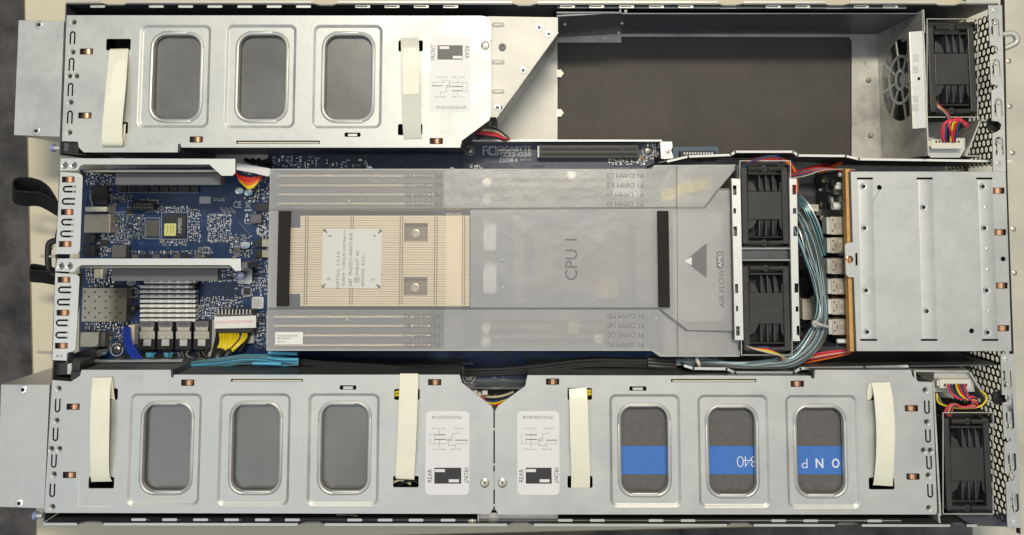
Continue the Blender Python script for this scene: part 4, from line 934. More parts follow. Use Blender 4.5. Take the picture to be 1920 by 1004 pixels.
for c in cut:
    k_ = MB('fin_hollow', 'bright_metal'); k_.box(c[0], c[1], c[2], c[3], HZ - 9, 1); cx_, cy2 = (c[0] + c[2]) / 2, (c[1] + c[3]) / 2 + 2
    k_.lathe(cx_, cy2, HZ - 9, [(4, 0), (4, 2.5), (3.4, 2.8), (2.0, 2.8), (1.8, 1)], 'conn_tan'); k_.build('mounting_screw', ht)
lb = MB('pure_white'); lb.poly([(606, 429), (717, 431), (714, 542), (602, 540)], HZ + .8, .3); lb = lb.build('sticker', ht)
t_ = MB('ink'); z_ = HZ + .9
for s_, x, y, w in (('INSTALL  1,2,3,4', 634, 507, 68), ('SCREW  TORQUE:10±0.5kgf-cm', 645.5, 484, 104), ('GBT  PN:25ST1-443107-A3R', 657.5, 487, 100), ('PHILLIT  #2', 670, 493, 45), ('REMOVE  4,3,2,1', 681, 507, 60)): t_.text(s_, x, y, w, 6, z_, 90)
t_.plate(circ(669, 525, 5.5, z_, 20), z_, .05, [circ(669, 525, 4.5, z_, 20)]); t_.box(668.5, 522, 669.5, 528, z_, .05); t_.box(666, 524.5, 672, 525.5, z_ + .02, .05)
for s_, x, y in (('1', 619, 443), ('4', 702, 443), ('3', 616, 524), ('2', 699, 525)): t_.text(s_, x, y, 4.5 if s_ != '1' else 2, 6, z_, 90)
for x, y, dx, dy in ((606, 430, 1, 1), (716, 431, -1, 1), (603, 540, 1, -1), (713, 541, -1, -1)):
    t_.poly([(x, y), (x + 6 * dx, y), (x, y + 6 * dy)], z_, .05); seg_line(t_, [(x + 2 * dx, y + 2 * dy), (x + 7 * dx, y + 7 * dy)], 3, z_)
t_.build('printing', lb)

# memory sockets under the duct
gname = 'memory modules under the frosted duct'
pos = ['topmost', 'second from the top', 'third from the top', 'fourth from the top']; pos2 = ['uppermost of the lower four', 'second of the lower four', 'third of the lower four', 'lowest of all']
for i, y in enumerate((330, 348, 365, 382)):
    t = thing('memory_module', f'memory module under the duct, {pos[i]}, above the gold heatsink', 'memory module', 665, y, -70, gname)
    MB('pcb_black').wall([(525, y), (812, y)], -12.6, -50, 1.4, px_h=-12).build('circuit_board', t); MB('dimm_edge').wall([(525, y), (812, y)], -10.8, -12.6, 1.6, px_h=-12).build('top_edge', t)
    k_ = MB('chip'); k_.box(530, y + 3, 812, y + 14, -15, 30); k_.build('dark_filler', t)  # dark block added to darken the gap between modules
    MB('lilac').box(512, y - 5, 524, y + 5, -40, 20).build('end_latch', t)
for i, y in enumerate((594, 611, 629, 647)):
    t = thing('memory_module', f'memory module under the duct, {pos2[i]}, below the gold heatsink', 'memory module', 665, y, -70, gname)
    MB('pcb_black').wall([(516, y), (806, y)], -12.6, -50, 1.4, px_h=-12).build('circuit_board', t); MB('dimm_edge').wall([(516, y), (806, y)], -10.8, -12.6, 1.6, px_h=-12).build('top_edge', t)
    k_ = MB('chip'); k_.box(522, y - 14, 806, y - 3, -15, 30); k_.build('dark_filler', t)  # same added dark block, on the upper side here
    MB('lilac').box(504, y - 5, 516, y + 5, -40, 20).build('end_latch', t)
# empty socket, slots and power parts dimly visible below
skt = MB('chip_grey', 'dark'); skt.box(1000, 430, 1180, 550, PH + 6, 4, 'chip_grey'); skt.box(1040, 455, 1140, 525, PH + 6.5, .5, 'chip'); skt.build('processor_socket', mb, bev=.5)
for y in (330, 348, 365, 382, 594, 611, 629, 647): MB('chip_grey').box(900, y - 5, 1190, y + 5, PH + 14, 12).build('memory_socket', mb)
k_ = MB('pure_white', 'cap_blue')
for x, y in ((846, 330), (846, 352), (846, 374), (914, 345), (914, 376), (846, 610), (846, 640), (912, 610), (912, 635), (920, 460), (920, 500), (920, 540), (1068, 330), (1118, 630)): k_.lathe(x, y, PH, [(4.5, 0), (4.5, 16), (3.8, 17)], 'pure_white')
k_.build('capacitor_row', mb)
MB('pure_white').box(1150, 330, 1200, 370, -26, 14, r=6).build('glow_block', mb)  # pale block added to give a warm glow through the film
for x0, y0, x1, y1, hh, mt in ((836, 400, 866, 575, -50, 'conn_tan'), (906, 420, 930, 470, -44, 'pure_white'), (906, 500, 930, 550, -44, 'pure_white'), (962, 405, 985, 570, -62, 'slot_grey'), (1120, 520, 1160, 560, -66, 'smd_tan'), (1195, 405, 1222, 570, -52, 'slot_grey'),
                                (1262, 400, 1375, 600, -40, 'grey_plastic'), (1262, 322, 1330, 380, -60, 'grey_plastic'), (840, 325, 868, 388, -40, 'slot_grey'), (840, 590, 868, 650, -40, 'slot_grey'), (1065, 600, 1085, 625, -45, 'smd_tan')):
    MB(mt).box(x0, y0, x1, y1, hh, 10, r=3).build('power_stage', mb)
wires('power_cable', 'yellow wires looming blurred through the duct at its upper right', 'cable', [([(1240, 376 - 4 * i, -50), (1262, 370 - 4 * i, -48), (1290, 360 - 4 * i, -48), (1330, 350 - 4 * i, -50)], 2.0, 'wire_yellow') for i in range(5)], 1290, 360)

# ------------------------------------------------------------------ fans
def fan(label, x0, y0, x1, y1, h=-3, flip=False, logo=None):
    t = thing('fan_module', label, 'fan', (x0 + x1) / 2, (y0 + y1) / 2, -84, 'fan modules'); w, g = x1 - x0, y1 - y0
    sk_ = (P(x0, y1, h).x - P(x0, y0, h).x) / mpp(x0, y0, h)
    def Q(u, v):
        if flip: v = 1 - v
        return (x0 + u * w, y0 + v * g)
    def bx(m_, u0, v0, u1, v1, hh, t_, mt=None, r=0): a, b = Q(u0, v0), Q(u1, v1); m_.box(min(a[0], b[0]), min(a[1], b[1]), max(a[0], b[0]), max(a[1], b[1]), hh, t_, mt, r)
    m_ = MB('fan_plastic', 'dark', 'fan_light')
    bx(m_, 0, 0, 1, 1, h - 14, 60, 'dark'); bx(m_, 0, .05, .13, .97, h, 14); bx(m_, .87, .05, 1, .97, h, 14)
    bx(m_, .13, .34, .87, .68, h - 1.5, 12); bx(m_, .13, .12, .87, .14, h - 2, 12); bx(m_, .13, .885, .87, .9, h - 2, 12)
    for v0, v1, va in ((.14, .34, 1), (.68, .885, -1)):
        # scooped cheeks
        e0, e1 = (v0, v1) if va == 1 else (v1, v0)
        m_.poly([Q(.13, e1), Q(.13, e0 + (e1 - e0) * .35), Q(.26, e0 + (e1 - e0) * .55), Q(.34, e1)], h - 2.0, 8)
        m_.poly([Q(.87, e1), Q(.87, e0 + (e1 - e0) * .3), Q(.82, e0 + (e1 - e0) * .55), Q(.80, e1)], h - 2.0, 8)
    m_.build('housing', t, bev=.5)
    lv = MB('fan_light')
    for uc in (.42, .56, .71):
        for v0, v1, s_ in ((.15, .335, 0), (.875, .685, 1)):
            a, b, c, d = Q(uc - .045, v1), Q(uc + .055, v1), Q(uc + (.0 if not s_ else .02), v0), Q(uc - .04, v0)
            A = [P(*a, h - 1.6), P(*b, h - 1.6), P(*c, h - 11), P(*d, h - 11)]; lv.add(A + [p - Vector((0, 0, .002)) for p in A], [[0, 1, 2, 3], [7, 6, 5, 4], [0, 1, 5, 4], [1, 2, 6, 5], [2, 3, 7, 6], [3, 0, 4, 7]])
        a, b = Q(uc - .05, .15), Q(uc - .03, .33); lv.box(min(a[0], b[0]), min(a[1], b[1]), max(a[0], b[0]), max(a[1], b[1]), h - 1.2, 9)
        a, b = Q(uc - .05, .69), Q(uc - .03, .875); lv.box(min(a[0], b[0]), min(a[1], b[1]), max(a[0], b[0]), max(a[1], b[1]), h - 1.2, 9)
    lv.build('louvres', t)
    for v in (.065, .955):
        k_ = MB('fan_plastic'); c = [Q(.12, v), Q(.25, v + .003), Q(.44, v + .004)]; k_.tube([P(*p, h - 1.5) for p in c], 2.1, curve=True); c = [Q(.56, v + .004), Q(.75, v + .003), Q(.88, v)]; k_.tube([P(*p, h - 1.5) for p in c], 2.1)
        a, b = Q(.44, v), Q(.56, v); k_.tube([P(*a, h - 1.5), P(*b, h - 1.5)], 1.0, curve=False)
        k_.lathe(*Q(.47, v), h - 1, [(2.6, -1), (2.6, 1), (1.2, 1.1), (1.1, -.5)], None, 12); k_.build('handle_bar', t)
    k_ = MB('galv_old'); e = 4 / w; e2 = 4 / g
    cor = [Q(-e, -e2), Q(1 + e, -e2), Q(1 + e, 1 + e2), Q(-e, 1 + e2)]
    for i in range(4): a, b = cor[i], cor[(i + 1) % 4]; k_.tube([P(*a, h - .5), P(*b, h - .5)], .45, seg=6, curve=False)
    k_.build('wire_frame', t)
    bt = MB('black_plastic')
    for u, v in ((-.04, .06), (1.04, .06), (-.04, .94), (1.04, .94)): a = Q(u, v); bt.box(a[0] - 4, a[1] - 6, a[0] + 4, a[1] + 6, h - 3, 20)
    bt.build('corner_grommet', t, bev=.8)
    if logo: MB('fan_light').text(logo, x0 + .57 * w, y0 + .52 * g, 40, 7, h - 1.3, 0).build('embossed_logo', t)
    return t
fan('upper black fan module of the middle pair beside the duct arrow', 1391, 306, 1478, 462)
fan('lower black fan module of the middle pair with faint embossed lettering', 1394, 492, 1481, 662, logo='TAIRA')
fan('black fan module at the upper right behind the round guard', 1742, 40, 1829, 216, logo='TAIRA')
fan('dusty black fan module at the lower right corner', 1772, 778, 1858, 960)
fb = thing('fan_tray', 'white slotted metal rails on both sides of the middle fans', 'bracket', 1436, 480, -84)
def rail(name, pts, cuts):
    m_ = MB('bright_metal', 'dark'); m_.poly(pts, -2, 1.2, [[(a, b), (c, b), (c, d), (a, d)] for a, b, c, d in cuts]); m_.wall([pts[0], pts[-1]], -3.4, -70, 1, 'galv_dark', px_h=-2); m_.build(name, fb, bev=.2)
rail('rail', [(1372, 335), (1388, 336), (1394, 638), (1378, 638)], [(1374, 348, 1381, 366), (1375, 391, 1380, 401), (1375, 425, 1382, 443), (1378, 533, 1384, 550), (1380, 574, 1384, 584), (1380, 612, 1387, 630)])
rail('rail', [(1480, 335), (1494, 335), (1500, 640), (1486, 640)], [(1486, 347, 1493, 365), (1487, 391, 1493, 401), (1488, 425, 1495, 443), (1490, 532, 1497, 549), (1492, 575, 1497, 585), (1494, 611, 1500, 629)])
m_ = MB('galv_dark'); m_.box(1382, 463, 1490, 490, -8, 60); m_.wall([(1384, 310), (1383, 335)], -3, -60, 1.4, px_h=-3); m_.build('crossbar', fb, bev=.5)

# ------------------------------------------------------------------ backplane and its plugs
bkp = thing('power_backplane', 'upright circuit board with an orange edge and a column of metal sockets', 'circuit board', 1590, 490, -84)
MB('orange_edge').wall([(1589, 320), (1598, 656)], -3, -10, 3.6, px_h=-3).build('board_edge', bkp)
MB('pcb_black').wall([(1589, 320), (1598, 656)], -10.05, -82, 1.8, px_h=-9).build('board', bkp)
X0 = P(1589, 320, -9).x
def backc(x, y, h, dx, dy, dz, mt, nm, bev=.2): # box fixed to the left face, at px x,y at height h
    c = P(x, y, h); m_ = MB(mt); a = [(c.x - dx, c.y - dy), (c.x, c.y - dy), (c.x, c.y + dy), (c.x - dx, c.y + dy)]; m_.plate(a, h, dz); return m_.build(nm, bkp, bev=bev)
for i, (y0, y1, xa) in enumerate(((407, 440, 0), (446, 475, 1), (485, 514, 1.5), (523, 552, 2.5), (561, 590, 3), (599, 628, 4))):
    m_ = MB('conn_tan', 'dark', 'galv'); m_.box(1557 + xa, y0, 1584 + xa, y1, -14, 12); m_.box(1550 + xa, y0 + 1, 1557 + xa, y1 - 1, -15, 10, 'galv_old'); m_.box(1584 + xa, y0 + 2, 1589 + xa, y0 + 11, -14, 9, 'galv'); m_.box(1584 + xa, y1 - 11, 1589 + xa, y1 - 2, -14, 9, 'galv')
    for yy in (y0 + 6, y1 - 7): m_.plate(circ(1561 + xa, yy, 1.6, -14, 8), -13.9, .05, mat='dark'); m_.box(1572 + xa, yy - 2, 1577 + xa, yy + 3, -13.85, .08, 'galv_old')
    m_.text('1903', 1566 + xa, (y0 + y1) / 2, 10, 3, -13.8, 90, 'dark'); m_.build('socket', bkp, bev=.3)
for i in range(70):
    y = random.uniform(325, 655); h = random.uniform(-75, -18); c = P(1592, y, -9); s_ = random.uniform(.0008, .003); dx = random.uniform(.001, .006)
    m_ = MB(random.choice(('chip', 'black_plastic', 'solder', 'smd_tan', 'galv_old', 'chip'))); a = c.x - .0012; m_.plate([(a - dx, c.y - s_), (a, c.y - s_), (a, c.y + s_), (a - dx, c.y + s_)], h, random.uniform(1, 5)); m_.build('component', bkp)
for x, y, h in ((1581, 328, -16), (1577, 346, -20), (1574, 352, -20), (1569, 387, -24), (1578, 640, -16)):
    c = P(x, y, h); m_ = MB('pure_white'); m_.tube([c + Vector((.004, 0, 0)), c - Vector((.004, 0, 0))], 3.4 if y == 387 else 1.9, None, 12, curve=False); m_.build('capacitor', bkp)
pf = thing('power_board', 'dark power board lying under the cables between fans and drive cage', 'circuit board', 1540, 480, -84)
MB('galv_dark').poly([(1475, 345), (1560, 345), (1568, 650), (1490, 650)], -78, 1.4).build('board', pf)
random.seed(5)
for i in range(46):
    x, y = random.uniform(1490, 1555), random.uniform(350, 640); w, g = random.uniform(4, 22), random.uniform(4, 16); m_ = MB(random.choice(('chip', 'black_plastic', 'black_plastic', 'galv_dark', 'chip_grey'))); m_.box(x, y, x + w, y + g, -66 - random.random() * 8, 8); m_.build('component', pf, bev=.3)
for (a, b, c, d) in ((1510, 384, 1535, 397), (1505, 562, 1535, 600), (1500, 660, 1512, 668)): 
    m_ = MB('white_plastic'); m_.box(a, b, c, d, -50, 12); m_.box(a + 6, b + 3, c - 3, b + 5, -49.5, .6, 'conn_tan'); m_.build('connector', pf, bev=.4)
MB('grey_plastic').lathe(1530, 563, -46, [(4, -5), (4, 0), (3, 1)]).build('knob', pf)

# ------------------------------------------------------------------ drive cage
dc = thing('drive_cage', 'plain grey drive cage with three pressed ribs at the front right', 'drive cage', 1745, 490)
m_ = MB('galv'); H = [W([(1607, 333.5), (1637, 333.5), (1637, 336.8), (1607, 336.8)], 0), W([(1613, 636), (1645, 636), (1645, 639.5), (1613, 639.5)], 0), W([(1719, 333.5), (1749, 333.5), (1749, 336.8), (1719, 336.8)], 0), W([(1727, 636), (1758, 636), (1758, 639.5), (1727, 639.5)], 0),
     W([(1831, 333.5), (1861, 333.5), (1861, 336.8), (1831, 336.8)], 0), W([(1842, 636), (1872, 636), (1872, 639.5), (1842, 639.5)], 0)]
ribs = [((1609, 1636, 337.5), (1615, 1643, 635.5)), ((1721, 1748, 337.5), (1729, 1757, 635.5)), ((1833, 1860, 337.5), (1843, 1871, 635.5))]
dh = [(1619, 350), (1621, 428), (1624, 545), (1626, 623), (1732, 389), (1738, 584), (1843, 350), (1846, 428), (1850, 545), (1852, 624)]
oth = [(1649, 352, 4.5), (1822, 621, 4.5), (1881, 486, 4.5)]
cl = [(1873, 358), (1876, 436), (1879, 536), (1882, 616)]
for x, y in cl: H.append(W([(x - 11, y - 5.5), (x + 10.5, y - 5.5), (x + 10.5, y + 5.5), (x - 11, y + 5.5)], 0))
for x, y, r in oth: H.append(circ(x, y, r, 0, 16))
H.append(circ(1593, 487, 7, 0, 16)); H.append(W([(1604, 475), (1607.5, 475), (1608, 498), (1604.5, 498)], 0))
m_.plate(W([(1595, 322), (1886, 322), (1897, 659), (1606, 659), (1601, 524), (1601, 521), (1590, 520), (1586, 514), (1584, 462), (1587, 456), (1599, 455)], 0), 0, 1.0, H)
m_.build('lid', dc, bev=.22, seg=1)
m_ = MB('galv', 'dark', 'edge_metal')
for (a, b, y0), (c, d, y1) in ribs:
    h_ = 0.45; o_ = [P(a, y0, 0), P(b, y0, 0), P(d, y1, 0), P(c, y1, 0)]; i_ = [P(a + 3, y0, 0), P(b - 7, y0, 0), P(d - 7, y1, 0), P(c + 3, y1, 0)]
    for p in i_: p.z += h_ / 1000
    for p in o_: p.z += .0001
    m_.add(o_ + i_, [[4, 5, 6, 7], [0, 4, 7, 3], [1, 2, 6, 5], [0, 1, 5, 4], [3, 7, 6, 2]])
for x, y in dh:
    m_.lathe(x, y, .5, [(3.1, 0), (2.9, .25), (1.7, .1)], 'edge_metal', cap=False); m_.lathe(x, y, .55, [(1.9, 0), (.2, .02)], 'dark')
for x, y in ((1848, 389), (1851, 467), (1852, 506), (1855, 584)): m_.lathe(x, y, .5, [(1.2, 0), (.2, .4)], 'edge_metal', 10)
m_.build('pressed_rib', dc)
MB('dark').poly([(1600, 326), (1884, 326), (1893, 656), (1608, 656)], -5, 1).build('tray', dc)
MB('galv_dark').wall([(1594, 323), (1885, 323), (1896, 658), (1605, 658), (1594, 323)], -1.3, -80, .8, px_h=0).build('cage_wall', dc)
MB('copper').tube([P(1588, 478, -2), P(1589, 487, -1), P(1588, 497, -2)], 1.5).build('latch_pin', dc)
for x, y in cl:
    k = MB('copper'); sec = []
    for dx, z_ in ((-11, -2.6), (-8, -1), (-4, 0), (0, .4), (4, 0), (8, -1), (11, -2.6)):
        a, b = P(x + dx * .85, y - 4.8, 0), P(x + dx * .85, y + 4.8, 0); sec.append([Vector((a.x, a.y, Z(z_))), Vector((b.x, b.y, Z(z_)))])
    k.loft(sec, 'copper', True, False); k.build('contact_clip', dc)

# ------------------------------------------------------------------ fan connectors at the right
def fconn(label, pts, x0, y0, x1, y1, wspec):
    t = thing('fan_connector', label, 'connector', (x0 + x1) / 2, (y0 + y1) / 2, -60)
    MB('galv').poly(pts, -14, 1.2).build('mounting_plate', t, bev=.3)
    m_ = MB('white_plastic', 'dark'); m_.box(x0, y0, x1, y1, -6, 8); m_.box(x0 - 5, y0 + 2, x0, y1 - 4, -7, 6)
    for i in range(8): a = x0 + 8 + i * (x1 - x0 - 12) / 8; m_.box(a, y0 + (2 if y0 < 400 else 8), a + 3.5, y0 + (6 if y0 < 400 else 13), -5.8, .2, 'dark')
    m_.build('plug', t, bev=.4); 
    for p_, r, mt in wspec: MB(mt).tube([P(*q_) for q_ in p_], r, seg=7).build('wire', t)
cols = ['wire_pink', 'wire_navy', 'wire_black', 'wire_yellow', 'wire_red', 'wire_navy', 'wire_pink', 'wire_black']
fconn('white fan plug with red and blue wires in the upper right corner', [(1737, 258), (1810, 259), (1810, 280), (1800, 296), (1745, 296), (1737, 285)], 1746, 262, 1806, 279,
      [([(1770 + i * 4, 266, -5), (1769 + i * 5, 245, 0), (1773 + i * 5, 230, 2), (1786 + i * 2, 228 + i, 1), (1790 - i, 240, -3), (1778 - i, 215, -3), (1762 - i * 1.2, 200, -4), (1753 + i, 192, -8)], .9, cols[i]) for i in range(6)] +
      [([(1770, 266, -5), (1766, 248, 0), (1774, 229, 3), (1795, 226, 2), (1812, 232, 0), (1813, 240, -3)], 1.1, 'wire_pink'), ([(1788, 266, -5), (1784, 250, 0), (1780, 232, 3), (1798, 222, 2), (1810, 236, 0)], 1.1, 'wire_pink')])
fconn('white fan plug with a loop of coloured wires above the lower right fan', [(1751, 697), (1810, 696), (1826, 715), (1828, 735), (1752, 735)], 1762, 712, 1820, 728,
      [([(1778 + i * 5, 722, -5), (1782 + i * 5, 735, 0), (1800 + i * 3, 748, 2), (1826 + i, 745 + i * 2, 1), (1828, 757 + i, -2), (1806, 764, -3), (1790 - i, 758, -2), (1784 - i * 2, 772, -4), (1776 + i, 780, -8)], .9, cols[i]) for i in range(7)] +
      [([(1756, 738, -12), (1762, 757, -10), (1800, 766, -8), (1838, 762, -8), (1850, 745, -8), (1838, 732, -8)], .8, 'wire_yellow'), ([(1758, 742, -16), (1775, 762, -12), (1830, 765, -12), (1845, 750, -12)], .8, 'wire_black')])

# ------------------------------------------------------------------ cables
random.seed(11)
def bundle(name, label, path, n, spread, r, mats_, twist=1.0):
    t = thing(name, label, 'cable', path[len(path)//2][0], path[len(path)//2][1], -70)
    for i in range(n):
        u0, v0 = random.uniform(-1, 1), random.uniform(-1, 1); pts = []
        for k, p in enumerate(path):
            x, y, h = p[:3]; s_ = p[3] if len(p) > 3 else spread
            a, b = path[max(0, k - 1)], path[min(len(path) - 1, k + 1)]; d = Vector((b[0] - a[0], b[1] - a[1], 0)).normalized(); nx, ny = -d.y, d.x
            u = max(-1, min(1, u0 + random.uniform(-.22, .22) * twist)); v = v0 + random.uniform(-.2, .2)
            pts.append(P(x + nx * u * s_, y + ny * u * s_, h + v * s_ * .28))
        MB(random.choice(mats_)).tube(pts, r, seg=6, res=5).build('wire', t)
    return t
bundle('data_cable', 'thick bundle of teal and silver wires curving past the backplane sockets', [(1488, 400, -40, 20), (1502, 425, -30, 21), (1520, 470, -26, 19), (1536, 530, -24, 13), (1541, 585, -20, 11), (1527, 635, -18, 18), (1490, 672, -16, 15), (1440, 682, -18, 9), (1380, 684, -22, 7), (1320, 679, -26, 6), (1268, 680, -30, 6)], 60, 15, .50,
       ['wire_teal', 'wire_teal', 'wire_silver', 'wire_pale', 'chip_grey', 'chip_grey', 'wire_teal', 'wire_black', 'wire_pale'])
bundle('data_cable', 'dark wires sweeping left to right behind the middle fans', [(1497, 460, -45, 12), (1520, 480, -40, 12), (1540, 520, -38, 10), (1544, 580, -34, 10)], 12, 12, .7, ['wire_silver', 'wire_black', 'chip_grey'])
bundle('data_cable', 'loose teal strands just right of the upper middle fan', [(1496, 370, -36, 6), (1512, 390, -30, 7), (1530, 430, -27, 8), (1545, 480, -24, 6)], 9, 8, .6, ['wire_teal', 'wire_silver', 'wire_teal'])
ct = MB('grey_plastic'); ct.tube([P(1524, 606, -9), P(1537, 609, -5), P(1552, 613, -9)], 1.3, seg=8); ct.lathe(1528, 607, -9, [(2.8, -2), (2.8, 2), (2, 2.4)]); tag(ct.build('cable_tie'), 'white cable tie around the teal cable bundle beside the sockets', 'cable tie')
ct = MB('white_plastic'); ct.tube([P(1306, 672, -20), P(1309, 680, -17), P(1312, 689, -20)], 1.6, seg=8); tag(ct.build('cable_tie'), 'pale cable tie on the teal cable under the duct corner', 'cable tie')
bundle('power_cable', 'black sleeved cables running along the lower edge of the duct', [(500, 668, -40, 8), (600, 683, -38, 6), (700, 690, -36, 6), (820, 698, -34, 6), (960, 696, -32, 7), (1100, 681, -32, 8), (1200, 682, -32, 9), (1262, 682, -34, 9)], 16, 7, 1.5, ['wire_black'], .5)
sl_ = MB('black_plastic'); 
for i in range(3): sl_.tube([P(1215, 674 + i * 6, -30), P(1240, 676 + i * 6, -29), P(1266, 677 + i * 6, -30)], 3.2, seg=10)
tag(sl_.build('cable_sleeve'), 'black sleeve ending where the teal wires emerge below the duct', 'cable sleeve')
m_ = MB('black_plastic'); m_.box(865, 688, 871, 706, -26, 3); tag(m_.build('cable_tie'), 'small black strap round the cables above the dark screw', 'cable tie')
bundle('data_cable', 'bright sky blue wires leaving the plugs and running right under the duct', [(278, 676, -60, 5), (300, 684, -50, 6), (350, 686, -42, 6), (410, 681, -38, 8), (460, 674, -36, 9), (520, 677, -34, 9), (560, 680, -32, 5)], 26, 8, .75, ['wire_sky', 'wire_sky', 'wire_teal', 'tube_sky'])
m_ = MB('tube_sky'); m_.tube([P(503, 671, -30), P(530, 674, -29), P(560, 674, -29)], 1.3); m_.tube([P(474, 682, -28), P(500, 682, -27), P(527, 683, -27)], 1.3); m_.tube([P(503, 662, -33), P(530, 663, -33), P(558, 664, -33)], 1.5); tag(m_.build('cable_sleeve'), 'sky blue sleeve ends of the cables at the lower left of the duct', 'cable sleeve')
bundle('data_cable', 'royal blue wires dropping from the white connector past the first plug', [(238, 614, -68, 5), (238, 632, -60, 6), (244, 652, -54, 7), (256, 672, -50, 7), (272, 688, -50, 7)], 16, 7, .75, ['wire_blue'], .4)
for j, x in enumerate((276, 310)):
    bundle('data_cable', ('sky blue wires fanning out below the leftmost plug', 'sky blue wires fanning out below the second plug')[j], [(x + 6, 662, -66, 10), (x + 6, 672, -62, 6), (x + 20, 683, -54, 4), (x + 45, 686, -50, 3)], 12, 6, .55, ['wire_sky', 'wire_sky', 'wire_teal'], .5)
for j, x in enumerate((344, 378)):
    bundle('data_cable', ('dark wires hanging below the third plug', 'dark wires hanging below the rightmost plug')[j], [(x, 660, -66, 11), (x + 2, 670, -62, 8), (x + 18, 676, -58, 4), (x + 40, 676, -50, 3)], 10, 6, .6, ['wire_black', 'chip_grey', 'wire_silver', 'wire_black'], .8)
for i, x in enumerate((276, 310, 344, 378)):
    t = thing('cable_plug', ('leftmost black plug with a metal latch, below the silver heatsink', 'second black plug from the left with a metal latch and blue wires', 'third black plug from the left with a metal latch and dark wires', 'rightmost of the four black plugs, beside the white warning tag')[i], 'plug', x, 630, PH, 'black plugs with metal latches')
    m_ = MB('black_plastic', 'slot_grey'); m_.box(x - 15, 602, x + 15, 656, PH + 11, 10); m_.box(x - 14, 603, x + 13, 614, PH + 13, 2, 'slot_grey'); m_.box(x - 8, 654, x + 13, 660, PH + 7, 6); m_.build('housing', t, bev=.3)
    MB('ink').text('1940', x, 608, 13, 3.5, PH + 13.2).build('lettering', t)
    m_ = MB('conn_tan', 'dark'); m_.poly([(x - 12, 612), (x - 9, 614), (x + 9, 614), (x + 12, 612), (x + 11, 621), (x + 14, 623), (x + 14, 636), (x - 14, 636), (x - 14, 623), (x - 11, 621)], PH + 14, 1.2); m_.plate(circ(x - 6, 632, 1.2, PH + 14, 8), PH + 14.1, .05, mat='pure_white'); m_.plate(circ(x + 6, 632, 1.2, PH + 14, 8), PH + 14.1, .05, mat='pure_white'); m_.box(x - 11, 620.5, x + 11, 621.6, PH + 14.1, .1, 'galv_dark'); m_.build('latch', t, bev=.2)
    m_ = MB('bright_metal'); m_.box(x - 7, 637, x + 7, 649, PH + 13.5, 1.0)
    for k in range(4): m_.box(x - 6, 638.5 + 2.7 * k, x + 6, 639.6 + 2.7 * k, PH + 13.9, .4)
    m_.build('pull_tab', t)
t = thing('power_plug', 'wide black power plug with a white warning tag and yellow wires', 'plug', 440, 600, PH)
m_ = MB('black_plastic', 'white_plastic', 'dark'); m_.box(406, 581, 474, 594, PH + 13, 12, 'chip_grey')
for i in range(10): m_.box(411 + i * 6.6, 580, 415.5 + i * 6.6, 588, PH + 13.2, .3, 'dark')
for i in range(10): m_.box(409 + i * 6.6, 580.5, 410.4 + i * 6.6, 590, PH + 13.4, .4, 'pure_white')
m_.box(404, 613, 474, 624, PH + 14, 10); m_.build('housing', t, bev=.3)
MB('grey_plastic').poly([(392, 600), (476, 600), (476, 644), (440, 646), (400, 672), (385, 672), (396, 650)], PH + 5, 4).build('base_plate', t, bev=.4)
tg = MB('pure_white'); tg.poly([(402, 594.5), (480, 592), (480, 615), (402, 616.5)], PH + 17, .5); tg = tg.build('warning_tag', t)
MB('ink_red').text('HOTPLUG PSU NICHT ÖFFNEN !', 440, 603.5, 72, 6.5, PH + 17.1, 1.5).build('lettering', tg)
for i in range(9):
    x = 412 + i * 5.6 + (4 if i > 6 else 0); m_ = MB('wire_yellow'); m_.tube([P(x, 623, PH + 9), P(x + (2 if i < 4 else 0), 634, PH + 16), P(412 + i * 3.6 + (6 if i > 6 else 0), 648, PH + 22), P(402 + i * 2.5 + (7 if i > 6 else 0), 664, PH + 24)], 1.25, seg=8); m_.build('wire', t)
m_ = MB('wire_black'); [m_.tube([P(407 + i * 3, 622, PH + 7), P(404 + i * 2, 640, PH + 12), P(398 + i, 664, PH + 20)], 1.0) for i in range(3)]; m_.tube([P(470, 622, PH + 7), P(462, 640, PH + 12), P(448, 660, PH + 18)], 1.2); m_.build('black_wires', t)
m_ = MB('black_plastic'); m_.tube([P(411, 661, -56), P(408, 672, -52), P(399, 690, -52)], 6.2, seg=12); m_.tube([P(432, 658, -58), P(424, 668, -55), P(410, 682, -56)], 3.6, seg=12); m_.build('sleeve', t)
t = thing('power_cable', 'red and yellow wires sagging from a white sleeve above the board capacitors', 'cable', 470, 340, -70)
for i in range(7):
    d = i * 3.1; mt = ('wire_red', 'wire_red', 'wire_red', 'wire_orange', 'wire_orange', 'wire_yellow', 'wire_yellow')[i]
    MB(mt).tube([P(443 + i * 1.2, 325 + i * 2.2, -50), P(450 + i * 1.5, 331 + d * .9, -48), P(468, 335 + d, -46), P(486 - i, 332 + d * .7, -46), P(500 - i * 2, 325 + i, -48)], 1.25, seg=8).build('wire', t)
m_ = MB('sticker'); m_.poly([(443, 306), (470, 310), (505, 316), (508, 320), (504, 332), (475, 325), (443, 319)], -36, 1.5); m_.build('sleeve', t, bev=.5)
m_ = MB('wire_black'); [m_.tube([P(460 + i * 12, 300, -50), P(480 + i * 8, 306 + i * 2, -46), P(508, 300 + i * 5, -50)], 2) for i in range(3)]; tag(m_.build('power_cable'), 'black wires behind the white sleeve at the duct corner', 'cable')
wires('power_cable', 'red and brown wires beside the foot of the triangular tray', 'cable', [([(885, 244 + 2 * i, -40), (905, 240 + 4 * i, -36), (930, 243 + 4 * i, -36), (948 - i, 255 + 2 * i, -40), (955, 262, -50)], 1.1, ('wire_black', 'wire_cream', 'wire_red', 'wire_pink', 'wire_black')[i]) for i in range(5)] + [([(880, 252, -38), (893, 240, -34), (905, 256, -40)], 1.3, 'wire_black')], 920, 248)
